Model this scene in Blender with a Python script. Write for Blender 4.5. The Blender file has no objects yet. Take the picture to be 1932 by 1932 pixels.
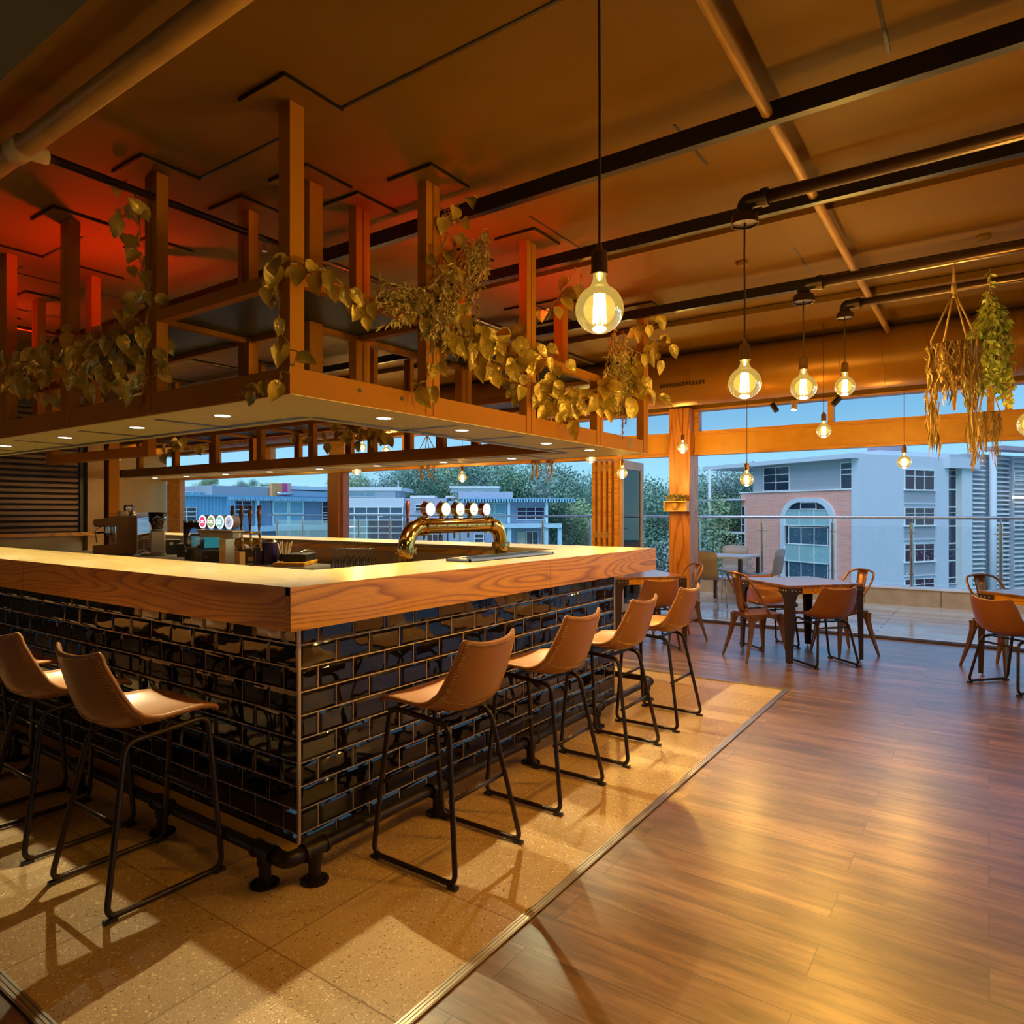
import bpy, math, random
from mathutils import Vector, Matrix
C = bpy.context.scene.collection
SC = bpy.context.scene
PI = math.pi
rnd = random.Random(7)
# ---------------------------------------------------------------- camera
F = 1292.0; H = 1.42; CA, SA = 0.8206, 0.5716     # focal length in px, eye height, camera heading
cam_d = bpy.data.cameras.new('camera'); cam = bpy.data.objects.new('camera', cam_d); C.objects.link(cam)
cam_d.sensor_width = 36; cam_d.lens = F/1932*36; cam_d.clip_end = 600; cam_d.clip_start = .05
cam.location = (0, 0, H); cam.rotation_euler = (PI/2, 0, math.atan2(SA, CA)-PI/2)
SC.camera = cam
vs = SC.view_settings
vs.view_transform = 'Standard'; vs.look = 'None'; vs.gamma = 1; vs.use_curve_mapping = False; vs.exposure = 0.0
# ---------------------------------------------------------------- dusk sky
W = bpy.data.worlds.new('dusk_sky'); SC.world = W; W.use_nodes = True
nt = W.node_tree; nt.nodes.clear()
out = nt.nodes.new('ShaderNodeOutputWorld'); bg = nt.nodes.new('ShaderNodeBackground')
tc = nt.nodes.new('ShaderNodeTexCoord'); sx = nt.nodes.new('ShaderNodeSeparateXYZ'); rp = nt.nodes.new('ShaderNodeValToRGB')
nt.links.new(tc.outputs['Generated'], sx.inputs[0]); nt.links.new(sx.outputs['Z'], rp.inputs[0])
nt.links.new(rp.outputs[0], bg.inputs[0]); nt.links.new(bg.outputs[0], out.inputs[0])
cr = rp.color_ramp
cr.elements[0].position = 0.0; cr.elements[0].color = (.42, .80, .93, 1)
cr.elements[1].position = .55; cr.elements[1].color = (.16, .34, .72, 1)
e = cr.elements.new(.05); e.color = (.34, .71, .93, 1)
e = cr.elements.new(.18); e.color = (.19, .47, .82, 1)
bg.inputs[1].default_value = 1.12
sun = bpy.data.lights.new('afterglow_fill', 'SUN'); sun.energy = 2.1; sun.angle = math.radians(50); sun.color = (.80, .90, 1.0)  # broad sun added to brighten the buildings outside
so = bpy.data.objects.new('afterglow_fill', sun); C.objects.link(so); so.location = (-20, 5, 30)
so.rotation_euler = Vector((.62, .10, -.78)).to_track_quat('-Z', 'Y').to_euler()
for a, v in (('max_bounces', 6), ('diffuse_bounces', 3), ('glossy_bounces', 3), ('transparent_max_bounces', 12), ('transmission_bounces', 4)):
    setattr(SC.cycles, a, v)
SC.cycles.sample_clamp_indirect = 4.0; SC.cycles.caustics_reflective = False; SC.cycles.caustics_refractive = False

# ---------------------------------------------------------------- measuring helpers
def w2(cx, cd):            # camera right/forward -> world x, y
    return (cx*SA+cd*CA, -cx*CA+cd*SA)
def at(px, py, X=None, Y=None, z=None, d=None):
    r = (px-966)/F; kx = CA+SA*r; ky = SA-CA*r
    if X is not None: d = X/kx
    elif Y is not None: d = Y/ky
    elif z is not None: d = (z-H)*F/(966-py)
    return Vector((kx*d, ky*d, H+(966-py)/F*d))

# ---------------------------------------------------------------- mesh builder
class MB:
    def __init__(s): s.v = []; s.f = []
    def add(s, vs_, fs):
        n = len(s.v); s.v += [tuple(a) for a in vs_]; s.f += [tuple(i+n for i in f) for f in fs]; return s
    def box(s, x0, x1, y0, y1, z0, z1, M=None):
        vs_ = [Vector((x, y, z)) for z in (z0, z1) for y in (y0, y1) for x in (x0, x1)]
        if M is not None: vs_ = [M @ a for a in vs_]
        return s.add(vs_, [(0, 2, 3, 1), (4, 5, 7, 6), (0, 1, 5, 4), (2, 6, 7, 3), (0, 4, 6, 2), (1, 3, 7, 5)])
    def prism(s, poly, z0, z1, M=None):
        n = len(poly)
        vs_ = [Vector((p[0], p[1], z0)) for p in poly]+[Vector((p[0], p[1], z1)) for p in poly]
        if M is not None: vs_ = [M @ a for a in vs_]
        return s.add(vs_, [tuple(range(n-1, -1, -1)), tuple(range(n, 2*n))]+[(i, (i+1) % n, n+(i+1) % n, n+i) for i in range(n)])
    def tube(s, pts, r, n=8, closed=False, cap=True):
        pts = [Vector(p) for p in pts]; m = len(pts)
        rr = r if isinstance(r, (list, tuple)) else [r]*m
        vs_ = []; up = None
        for i, p in enumerate(pts):
            a = pts[(i-1) % m] if (closed or i > 0) else p
            b = pts[(i+1) % m] if (closed or i < m-1) else p
            t = (b-a)
            t = t.normalized() if t.length > 1e-9 else Vector((0, 0, 1))
            if up is None:
                up = Vector((0, 0, 1)) if abs(t.z) < .9 else Vector((1, 0, 0))
            u = (up-t*up.dot(t))
            if u.length < 1e-4: u = t.orthogonal()
            u.normalize(); up = u; w = t.cross(u)
            for k in range(n):
                q = 2*PI*k/n
                vs_.append(p+(u*math.cos(q)+w*math.sin(q))*rr[i])
        fs = []
        for i in range(m if closed else m-1):
            j = (i+1) % m
            for k in range(n):
                l = (k+1) % n
                fs.append((i*n+k, i*n+l, j*n+l, j*n+k))
        if cap and not closed:
            fs.append(tuple(range(n-1, -1, -1))); fs.append(tuple((m-1)*n+k for k in range(n)))
        return s.add(vs_, fs)
    def lathe(s, prof, c=(0, 0, 0), n=20, M=None):     # profile of (r, z), open or closed by zero radii
        c = Vector(c); vs_ = []
        for r, z in prof:
            for k in range(n):
                a = 2*PI*k/n; q = Vector((r*math.cos(a), r*math.sin(a), z))
                vs_.append(c+(M @ q if M is not None else q))
        fs = []
        for i in range(len(prof)-1):
            for k in range(n):
                l = (k+1) % n
                fs.append((i*n+k, i*n+l, (i+1)*n+l, (i+1)*n+k))
        return s.add(vs_, fs)
    def cyl(s, c, r, h, n=16, M=None, r2=None):
        r2 = r if r2 is None else r2
        return s.lathe([(1e-5, 0), (r, 0), (r2, h), (1e-5, h)], c, n, M)
    def ball(s, c, r, n=12, sz=1.0):
        m = max(5, n//2)
        return s.lathe([(max(1e-5, r*math.sin(PI*i/m)), -r*sz*math.cos(PI*i/m)) for i in range(m+1)], c, n)
    def build(s, name, m, parent=None, smooth=False, bevel=0, loc=None, solid=0, kind=None, auto=False):
        me = bpy.data.meshes.new(name); me.from_pydata(s.v, [], s.f); me.validate(); me.update()
        if m is not None: me.materials.append(m)
        if smooth or auto:
            me.polygons.foreach_set('use_smooth', [True]*len(me.polygons))
            if auto: me.set_sharp_from_angle(angle=math.radians(38))
        o = bpy.data.objects.new(name, me); C.objects.link(o)
        if parent is not None: o.parent = parent
        if loc is not None: o.location = loc
        if solid:
            md = o.modifiers.new('thickness', 'SOLIDIFY'); md.thickness = solid; md.offset = 0
        if bevel:
            md = o.modifiers.new('bevel', 'BEVEL'); md.width = bevel; md.segments = 2; md.limit_method = 'ANGLE'
        if kind: o['kind'] = kind
        return o
def thing(name, label, cat, loc=(0, 0, 0), rz=0, group=None):
    o = bpy.data.objects.new(name, None); C.objects.link(o); o.empty_display_size = .05
    o.location = loc; o.rotation_euler = (0, 0, rz); o['label'] = label; o['category'] = cat
    if group: o['group'] = group
    return o
def tag(o, label, cat, group=None):
    o['label'] = label; o['category'] = cat
    if group: o['group'] = group
    return o
def struct(o): o['kind'] = 'structure'; return o
def dup(root, loc, rz, label, group=None, scale=None):
    r = root.copy(); C.objects.link(r); r.location = loc; r.rotation_euler = (0, 0, rz); r['label'] = label
    if scale: r.scale = (scale,)*3
    if group: r['group'] = group
    for ch in list(root.children):
        c = ch.copy(); C.objects.link(c); c.parent = r
        for g in list(ch.children):
            d = g.copy(); C.objects.link(d); d.parent = c
    return r
def fillet(pts, r, n=5):        # rounded polyline
    pts = [Vector(p) for p in pts]; res = [pts[0]]
    for i in range(1, len(pts)-1):
        a, b, c = pts[i-1], pts[i], pts[i+1]
        u = (a-b); v = (c-b); k = min(r, u.length*.45, v.length*.45); u.normalize(); v.normalize()
        p, q = b+u*k, b+v*k
        for j in range(n+1):
            t = j/n; res.append(p*(1-t)**2+b*2*t*(1-t)+q*t*t)
    res.append(pts[-1]); return res
def text(body, size, M, m, parent, name='lettering', align='CENTER', ext=.001, sx=1.0):
    cu = bpy.data.curves.new(name, 'FONT'); cu.body = body; cu.size = size; cu.align_x = align; cu.align_y = 'CENTER'; cu.extrude = ext
    t = bpy.data.objects.new(name, cu); C.objects.link(t); bpy.context.view_layer.update()
    me = bpy.data.meshes.new_from_object(t); me.transform(Matrix.Diagonal((sx, 1, 1, 1))); me.transform(M)
    bpy.data.objects.remove(t)
    me.materials.clear(); me.materials.append(m)
    o = bpy.data.objects.new(name, me); C.objects.link(o); o.parent = parent; return o

# ---------------------------------------------------------------- materials
MATS = {}
def nodes(name):
    m = bpy.data.materials.new(name); m.use_nodes = True; t = m.node_tree
    return m, t, t.nodes['Principled BSDF']
def N(t, kind, **kw):
    n = t.nodes.new(kind)
    for k, v in kw.items():
        if k in n.inputs: n.inputs[k].default_value = v
        else: setattr(n, k, v)
    return n
def coords(t, scale=(1, 1, 1), rot=(0, 0, 0), src='Object'):
    c = t.nodes.new('ShaderNodeTexCoord'); mp = t.nodes.new('ShaderNodeMapping')
    mp.inputs['Scale'].default_value = scale; mp.inputs['Rotation'].default_value = rot
    t.links.new(c.outputs[src], mp.inputs[0]); return mp.outputs[0]
def ramp(t, fac, stops):
    r = t.nodes.new('ShaderNodeValToRGB'); el = r.color_ramp.elements
    el[0].position, el[0].color = stops[0][0], (*stops[0][1], 1)
    el[1].position, el[1].color = stops[-1][0], (*stops[-1][1], 1)
    for p, c in stops[1:-1]:
        e_ = el.new(p); e_.color = (*c, 1)
    t.links.new(fac, r.inputs[0]); return r.outputs[0]
def mixc(t, fac, a, b, mode='MIX'):
    m = t.nodes.new('ShaderNodeMix'); m.data_type = 'RGBA'; m.blend_type = mode
    for sock, val in ((m.inputs[0], fac), (m.inputs[6], a), (m.inputs[7], b)):
        if hasattr(val, 'is_output'): t.links.new(val, sock)
        elif isinstance(val, (int, float)): sock.default_value = val
        else: sock.default_value = (*val, 1)
    return m.outputs[2]
def bump(t, p, h, strength=.2, dist=.01):
    b = t.nodes.new('ShaderNodeBump'); b.inputs['Strength'].default_value = strength; b.inputs['Distance'].default_value = dist
    t.links.new(h, b.inputs['Height']); t.links.new(b.outputs[0], p.inputs['Normal'])
def mat(name, col, rough=.5, metal=0, var=.12, nscale=6, bmp=0, spec=None, coat=0, emit=None, es=0, trans=0, sub=0):
    if name in MATS: return MATS[name]
    m, t, p = nodes(name)
    nz = N(t, 'ShaderNodeTexNoise', Scale=nscale, Detail=4.0); t.links.new(coords(t), nz.inputs['Vector'])
    a = tuple(c*(1-var) for c in col); b = tuple(min(1, c*(1+var)) for c in col)
    t.links.new(ramp(t, nz.outputs['Fac'], [(.3, a), (.7, b)]), p.inputs['Base Color'])
    p.inputs['Roughness'].default_value = rough; p.inputs['Metallic'].default_value = metal
    if spec is not None: p.inputs['Specular IOR Level'].default_value = spec
    if coat: p.inputs['Coat Weight'].default_value = coat; p.inputs['Coat Roughness'].default_value = .15
    if emit: p.inputs['Emission Color'].default_value = (*emit, 1); p.inputs['Emission Strength'].default_value = es
    if trans: p.inputs['Transmission Weight'].default_value = trans
    if bmp:
        n2 = N(t, 'ShaderNodeTexNoise', Scale=nscale*12, Detail=3.0); t.links.new(coords(t), n2.inputs['Vector']); bump(t, p, n2.outputs['Fac'], bmp, .003)
    MATS[name] = m; return m
def glassy(name, tint, gloss=.12, rough=.02, glow=None, gs=0, drops=False, dens=1.0):
    m = bpy.data.materials.new(name); m.use_nodes = True; t = m.node_tree; t.nodes.clear()
    o = N(t, 'ShaderNodeOutputMaterial'); tr = N(t, 'ShaderNodeBsdfTransparent'); tr.inputs[0].default_value = (*tint, 1)
    gl = N(t, 'ShaderNodeBsdfGlossy'); gl.inputs['Roughness'].default_value = rough
    fr = N(t, 'ShaderNodeFresnel', IOR=1.5); mx = N(t, 'ShaderNodeMixShader')
    mu = N(t, 'ShaderNodeMath', operation='MULTIPLY'); mu.inputs[1].default_value = gloss*10
    t.links.new(fr.outputs[0], mu.inputs[0]); t.links.new(mu.outputs[0], mx.inputs[0])
    mu.use_clamp = True
    t.links.new(tr.outputs[0], mx.inputs[1]); t.links.new(gl.outputs[0], mx.inputs[2])
    res = mx.outputs[0]
    if drops:
        v = N(t, 'ShaderNodeTexVoronoi', Scale=26.0); t.links.new(coords(t, src='Object'), v.inputs['Vector'])
        df = N(t, 'ShaderNodeBsdfDiffuse'); df.inputs[0].default_value = (.8, .87, .9, 1)
        lt = N(t, 'ShaderNodeMath', operation='LESS_THAN'); lt.inputs[1].default_value = .13
        t.links.new(v.outputs['Distance'], lt.inputs[0])
        mm = N(t, 'ShaderNodeMath', operation='MULTIPLY'); mm.inputs[1].default_value = .55; t.links.new(lt.outputs[0], mm.inputs[0])
        m2 = N(t, 'ShaderNodeMixShader'); t.links.new(mm.outputs[0], m2.inputs[0]); t.links.new(res, m2.inputs[1]); t.links.new(df.outputs[0], m2.inputs[2]); res = m2.outputs[0]
    if glow:
        em = N(t, 'ShaderNodeEmission'); em.inputs[0].default_value = (*glow, 1); em.inputs[1].default_value = gs
        ad = N(t, 'ShaderNodeAddShader'); t.links.new(res, ad.inputs[0]); t.links.new(em.outputs[0], ad.inputs[1]); res = ad.outputs[0]
    t.links.new(res, o.inputs[0]); MATS[name] = m; return m
def emis(name, col, s):
    if name in MATS: return MATS[name]
    m = bpy.data.materials.new(name); m.use_nodes = True; t = m.node_tree; t.nodes.clear()
    o = N(t, 'ShaderNodeOutputMaterial'); em = N(t, 'ShaderNodeEmission'); em.inputs[0].default_value = (*col, 1); em.inputs[1].default_value = s
    t.links.new(em.outputs[0], o.inputs[0]); MATS[name] = m; return m
def wood(name, lo, hi, axis='X', rough=.4, ring=16, coat=0, k=1.0):
    """oak or pine with contour-like cathedral grain running along an object axis"""
    m, t, p = nodes(name)
    sc = {'X': (.55*k, 5*k, 5*k), 'Y': (5*k, .55*k, 5*k), 'Z': (5*k, 5*k, .5*k)}[axis]
    n1 = N(t, 'ShaderNodeTexNoise', Scale=1.1, Detail=1.5, Roughness=.4); t.links.new(coords(t, sc), n1.inputs['Vector'])
    mu = N(t, 'ShaderNodeMath', operation='MULTIPLY'); mu.inputs[1].default_value = ring; t.links.new(n1.outputs['Fac'], mu.inputs[0])
    fr = N(t, 'ShaderNodeMath', operation='FRACT'); t.links.new(mu.outputs[0], fr.inputs[0])
    fine = N(t, 'ShaderNodeTexNoise', Scale=14.0, Detail=5.0, Roughness=.7)
    sf = {'X': (.35, 9, 9), 'Y': (9, .35, 9), 'Z': (9, 9, .35)}[axis]; t.links.new(coords(t, sf), fine.inputs['Vector'])
    c1 = ramp(t, fr.outputs[0], [(0, lo), (.16, tuple((a+b)/2 for a, b in zip(lo, hi))), (.45, hi), (.9, hi), (1, tuple(a*.6+b*.4 for a, b in zip(lo, hi)))])
    c2 = ramp(t, fine.outputs['Fac'], [(.35, (.72, .68, .62)), (.65, (1, 1, 1))])
    t.links.new(mixc(t, .75, c1, c2, 'MULTIPLY'), p.inputs['Base Color'])
    p.inputs['Roughness'].default_value = rough
    if coat: p.inputs['Coat Weight'].default_value = coat; p.inputs['Coat Roughness'].default_value = .2
    bump(t, p, fine.outputs['Fac'], .08, .002)
    MATS[name] = m; return m
# ---------------------------------------------------------------- shared materials
WOOD_X = wood('oiled_oak_x', (.40, .14, .008), (.84, .40, .03), 'X', .3, 15, .3)
WOOD_Y = wood('oiled_oak_y', (.40, .14, .008), (.84, .40, .03), 'Y', .3, 15, .3)
PINE = wood('pine_post', (.30, .085, .018), (.56, .24, .07), 'Z', .35, 9, .2)
FRAME_W = wood('varnished_frame', (.48, .20, .03), (.72, .36, .07), 'Y', .35, 8, .2)
CAN = mat('canopy_timber', (.44, .175, .006), .6, spec=.15, var=.06, nscale=3)
CAN_D = mat('canopy_dark_panel', (.04, .045, .012), .45)
SOFFIT = mat('canopy_soffit_board', (.86, .78, .34), .55, var=.03)
CEIL = mat('painted_ceiling', (.165, .084, .006), .6, spec=.2, var=.14, nscale=.9, bmp=.12)
BULK = mat('unlit_bulkhead_dark', (.010, .009, .006), .6)
BLACK = mat('black_powder_coat', (.012, .011, .011), .38, metal=.2, var=.05)
STOOLM = mat('bronze_black_tube', (.045, .028, .018), .32, metal=.5, var=.1)
IRON = mat('dark_iron_pipe', (.04, .03, .026), .42, metal=.7, bmp=.15)
PIPE_C = mat('copper_brown_pipe', (.10, .06, .035), .3, metal=.8)
PAINTPIPE = mat('ceiling_painted_pipe', (.45, .26, .07), .45)
STEEL = mat('brushed_steel', (.58, .58, .6), .22, metal=1, var=.05)
CHROME = mat('chrome', (.8, .8, .8), .08, metal=1, var=.02)
BRASS = mat('polished_brass', (.95, .60, .16), .09, metal=1, var=.03)
COPPER = mat('rose_copper', (.85, .42, .28), .15, metal=1, var=.03)
LEATHER = mat('tan_leather', (.36, .145, .04), .38, var=.16, nscale=5, bmp=.10, coat=.15)
LEATHER2 = mat('chestnut_leather', (.29, .105, .04), .34, var=.12, nscale=5, bmp=.08, coat=.2)
THREAD = mat('tan_stitch_thread', (.75, .47, .19), .6)
BRONZE = mat('bronze_sheet_metal', (.36, .17, .075), .28, metal=.75, var=.15)
DARKSTEEL = mat('dark_steel_leg', (.075, .05, .045), .35, metal=.6)
BEIGE = mat('beige_wall_paint', (.62, .44, .16), .6, var=.04)
WHITE = mat('white_paint', (.8, .8, .8), .5, var=.03)
BLK = mat('black_plastic', (.018, .017, .018), .35)
TERRA = mat('terracotta_pot', (.55, .32, .12), .6)
ROPE = mat('natural_rope', (.72, .48, .18), .8, bmp=.3)
CORD = mat('brown_fabric_cord', (.07, .03, .015), .7)
DUCT = mat('painted_spiral_duct', (.36, .17, .015), .38, metal=.3, var=.1, nscale=2)
CLEARGLASS = glassy('clear_glass', (.93, .96, .97), .10)
RAINGLASS = glassy('rain_spotted_glass', (.965, .985, .985), .05, drops=True)
DRINKGLASS = glassy('drinking_glass', (.985, .99, 1.0), .30, .12)
DARKGLASS = mat('dark_window_glass', (.02, .03, .06), .06, var=.3, nscale=2)

def mat_wood_floor():
    m, t, p = nodes('plank_floor')
    v = coords(t, (1, 1, 1), (0, 0, PI/2))
    b = N(t, 'ShaderNodeTexBrick', offset=.37, squash=1.0); b.inputs['Color1'].default_value = (0, 0, 0, 1); b.inputs['Color2'].default_value = (1, 1, 1, 1)
    b.inputs['Mortar'].default_value = (.5, .5, .5, 1); b.inputs['Scale'].default_value = 1; b.inputs['Brick Width'].default_value = 1.24
    b.inputs['Row Height'].default_value = .186; b.inputs['Mortar Size'].default_value = .0016; b.inputs['Mortar Smooth'].default_value = .1
    t.links.new(v, b.inputs['Vector'])
    # grain stretched along the planks, shifted per plank
    ad = N(t, 'ShaderNodeVectorMath', operation='ADD'); sc_ = N(t, 'ShaderNodeVectorMath', operation='SCALE'); sc_.inputs['Scale'].default_value = 9
    t.links.new(b.outputs['Color'], sc_.inputs[0]); t.links.new(coords(t, (8, .8, 1)), ad.inputs[0]); t.links.new(sc_.outputs[0], ad.inputs[1])
    n1 = N(t, 'ShaderNodeTexNoise', Scale=1.3, Detail=6.0, Roughness=.62, Distortion=.6); t.links.new(ad.outputs[0], n1.inputs['Vector'])
    n2 = N(t, 'ShaderNodeTexNoise', Scale=6.0, Detail=6.0, Roughness=.75, Distortion=.3); t.links.new(ad.outputs[0], n2.inputs['Vector'])
    n3 = N(t, 'ShaderNodeTexNoise', Scale=1.0, Detail=5.0, Roughness=.6); t.links.new(coords(t, (2.6, .8, 1)), n3.inputs['Vector'])
    c = ramp(t, n1.outputs['Fac'], [(.30, (.12, .055, .03)), (.44, (.28, .135, .07)), (.56, (.46, .245, .13)), (.72, (.60, .36, .21))])
    c = mixc(t, .6, c, ramp(t, n2.outputs['Fac'], [(.36, (.30, .26, .25)), (.52, (1, 1, 1))]), 'MULTIPLY')
    c = mixc(t, .55, c, ramp(t, b.outputs['Color'], [(0, (.66, .60, .58)), (1, (1.0, 1.0, 1.0))]), 'MULTIPLY')
    c = mixc(t, .75, c, ramp(t, n3.outputs['Fac'], [(.38, (.38, .36, .38)), (.6, (1, 1, 1))]), 'MULTIPLY')
    c = mixc(t, b.outputs['Fac'], c, (.035, .015, .01))
    t.links.new(c, p.inputs['Base Color'])
    t.links.new(ramp(t, n2.outputs['Fac'], [(.3, (.46,)*3), (.7, (.30,)*3)]), p.inputs['Roughness'])
    p.inputs['Specular IOR Level'].default_value = .7; p.inputs['Coat Weight'].default_value = .75; p.inputs['Coat Roughness'].default_value = .31; p.inputs['Coat IOR'].default_value = 2.3
    mx = N(t, 'ShaderNodeMath', operation='SUBTRACT'); t.links.new(n2.outputs['Fac'], mx.inputs[0]); t.links.new(b.outputs['Fac'], mx.inputs[1])
    bump(t, p, mx.outputs[0], .10, .004)
    return m
def mat_concrete():
    m, t, p = nodes('terrazzo_tile')
    v = coords(t)
    b = N(t, 'ShaderNodeTexBrick', offset=0.0, squash=1.0); b.inputs['Color1'].default_value = (0, 0, 0, 1); b.inputs['Color2'].default_value = (1, 1, 1, 1); b.inputs['Mortar'].default_value = (.5,)*3+(1,)
    b.inputs['Scale'].default_value = 1; b.inputs['Brick Width'].default_value = .575; b.inputs['Row Height'].default_value = .585; b.inputs['Mortar Size'].default_value = .003
    mp = N(t, 'ShaderNodeMapping'); mp.inputs['Location'].default_value = (-.225, -.16, 0); t.links.new(v, mp.inputs[0]); t.links.new(mp.outputs[0], b.inputs['Vector'])
    n1 = N(t, 'ShaderNodeTexNoise', Scale=2.2, Detail=5.0); t.links.new(v, n1.inputs['Vector'])
    c = ramp(t, n1.outputs['Fac'], [(.3, (.60, .37, .17)), (.7, (.78, .53, .29))])
    c = mixc(t, .5, c, ramp(t, b.outputs['Color'], [(0, (.56, .50, .46)), (1, (1, 1, 1))]), 'MULTIPLY')
    msk = N(t, 'ShaderNodeTexNoise', Scale=2.6, Detail=2.0); t.links.new(v, msk.inputs['Vector'])
    for scl, col, thr in ((70, (.20, .11, .05), .22), (55, (.86, .70, .42), .24), (110, (.88, .68, .40), .28), (130, (.28, .16, .08), .22)):
        vo = N(t, 'ShaderNodeTexVoronoi', Scale=float(scl)); dn = N(t, 'ShaderNodeTexNoise', Scale=30.0)
        t.links.new(v, dn.inputs['Vector']); dv = mixc(t, .06, v, dn.outputs['Color'], 'ADD'); t.links.new(dv, vo.inputs['Vector'])
        lt = N(t, 'ShaderNodeMath', operation='LESS_THAN'); lt.inputs[1].default_value = thr; t.links.new(vo.outputs['Distance'], lt.inputs[0])
        rr = N(t, 'ShaderNodeSeparateColor'); t.links.new(vo.outputs['Color'], rr.inputs[0])
        sub = N(t, 'ShaderNodeMath', operation='ADD'); t.links.new(rr.outputs[0], sub.inputs[0]); t.links.new(msk.outputs['Fac'], sub.inputs[1])
        g2 = N(t, 'ShaderNodeMath', operation='GREATER_THAN'); g2.inputs[1].default_value = 1.02; t.links.new(sub.outputs[0], g2.inputs[0])
        mu = N(t, 'ShaderNodeMath', operation='MULTIPLY'); t.links.new(lt.outputs[0], mu.inputs[0]); t.links.new(g2.outputs[0], mu.inputs[1])
        c = mixc(t, mu.outputs[0], c, col)
    c = mixc(t, b.outputs['Fac'], c, (.34, .20, .08))
    t.links.new(c, p.inputs['Base Color']); p.inputs['Roughness'].default_value = .33; p.inputs['Specular IOR Level'].default_value = .4
    bump(t, p, n1.outputs['Fac'], .05, .004)
    return m
def mat_deck():
    m, t, p = nodes('wet_deck_boards')
    b = N(t, 'ShaderNodeTexBrick', offset=.5); b.inputs['Color1'].default_value = (0, 0, 0, 1); b.inputs['Color2'].default_value = (1, 1, 1, 1); b.inputs['Mortar'].default_value = (.5,)*3+(1,)
    b.inputs['Scale'].default_value = 1; b.inputs['Brick Width'].default_value = 2.2; b.inputs['Row Height'].default_value = .14; b.inputs['Mortar Size'].default_value = .006
    t.links.new(coords(t, (1, 1, 1), (0, 0, PI/2)), b.inputs['Vector'])
    c = ramp(t, b.outputs['Color'], [(0, (.55, .42, .32)), (1, (.78, .66, .52))]); c = mixc(t, b.outputs['Fac'], c, (.04, .025, .015))
    t.links.new(c, p.inputs['Base Color'])
    n = N(t, 'ShaderNodeTexNoise', Scale=1.4, Detail=3.0); t.links.new(coords(t, (1, .5, 1)), n.inputs['Vector'])
    t.links.new(ramp(t, n.outputs['Fac'], [(.45, (.14,)*3), (.62, (.34,)*3)]), p.inputs['Roughness'])
    inv = N(t, 'ShaderNodeMath', operation='SUBTRACT'); inv.inputs[0].default_value = 1; t.links.new(b.outputs['Fac'], inv.inputs[1])
    bump(t, p, inv.outputs[0], .15, .003)
    return m
def mat_brick(name, c1, c2, mort, bw=.5, bh=.2):
    m, t, p = nodes(name)
    b = N(t, 'ShaderNodeTexBrick'); b.inputs['Color1'].default_value = (*c1, 1); b.inputs['Color2'].default_value = (*c2, 1); b.inputs['Mortar'].default_value = (*mort, 1)
    b.inputs['Scale'].default_value = 1; b.inputs['Brick Width'].default_value = bw; b.inputs['Row Height'].default_value = bh; b.inputs['Mortar Size'].default_value = .02
    t.links.new(coords(t, (1, 1, 1), (PI/2, 0, 0)), b.inputs['Vector']); t.links.new(b.outputs['Color'], p.inputs['Base Color']); p.inputs['Roughness'].default_value = .8
    return m

# ---------------------------------------------------------------- room shell
CZ = 3.10; XW = 8.7
struct(MB().box(-5, XW+.1, -9, 18, -.12, 0).build('floor', mat_wood_floor()))
TX0, TX1, TY0 = .82, 5.71, 1.33
o = struct(MB().box(TX0, TX1, TY0, 12, -.002, .004).build('floor_terrazzo', mat_concrete()))
st = MB()
def strip(a0, a1, b0, b1):
    st.box(a0, a1, b0, b1, .0045, .009)
    if a1-a0 > b1-b0:
        for k in range(3): y = b0+(b1-b0)*(k+.5)/3.; st.box(a0, a1, y-.003, y+.003, .009, .0115)
    else:
        for k in range(3): x = a0+(a1-a0)*(k+.5)/3.; st.box(x-.003, x+.003, b0, b1, .009, .0115)
strip(TX0-.02, TX1+.02, TY0-.022, TY0+.014); strip(TX0-.022, TX0+.014, TY0+.014, 12); strip(TX1-.014, TX1+.022, TY0+.014, 12)
struct(st.build('trim_1', mat('aluminium_trim', (.72, .64, .52), .28, metal=.9)))
ce = MB().box(-5, XW+.1, -9, 18, CZ, CZ+.15)
struct(ce.build('ceiling', CEIL))
# ceiling board joints
cj = MB()
for x in (1.93, 4.55, 5.75): cj.box(x-.006, x+.006, -9, 16, CZ-.004, CZ+.001)
for x0, x1, y in ((1.93, 2.84, .3), (2.84, 3.25, 1.12), (4.4, 5.15, 1.02), (3.25, 4.0, 2.14), (1.93, 3.3, 5.6)): cj.box(x0, x1, y-.006, y+.006, CZ-.004, CZ+.001)
struct(cj.build('trim_2', BLACK))
# bulkhead near the camera, coloured near-black for its missing light, and shallow dropped panels
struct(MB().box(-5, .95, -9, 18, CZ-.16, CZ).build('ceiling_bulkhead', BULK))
dp = MB(); dp.box(4.05, 4.5, -8, 14, CZ-.03, CZ); dp.box(5.75, 6.2, -8, 14, CZ-.05, CZ)
struct(dp.build('ceiling_dropped_panel', CEIL))

# side and back walls: long window walls all round
def window_wall_x(x, y0, y1, panes, name_w, m, zt=2.16, thick=.14, side=1):
    w = MB(); w.box(x, x+thick*side, y0, y1, 2.25, 2.46) if side > 0 else w.box(x-thick, x, y0, y1, 2.25, 2.46)
    return w
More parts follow.
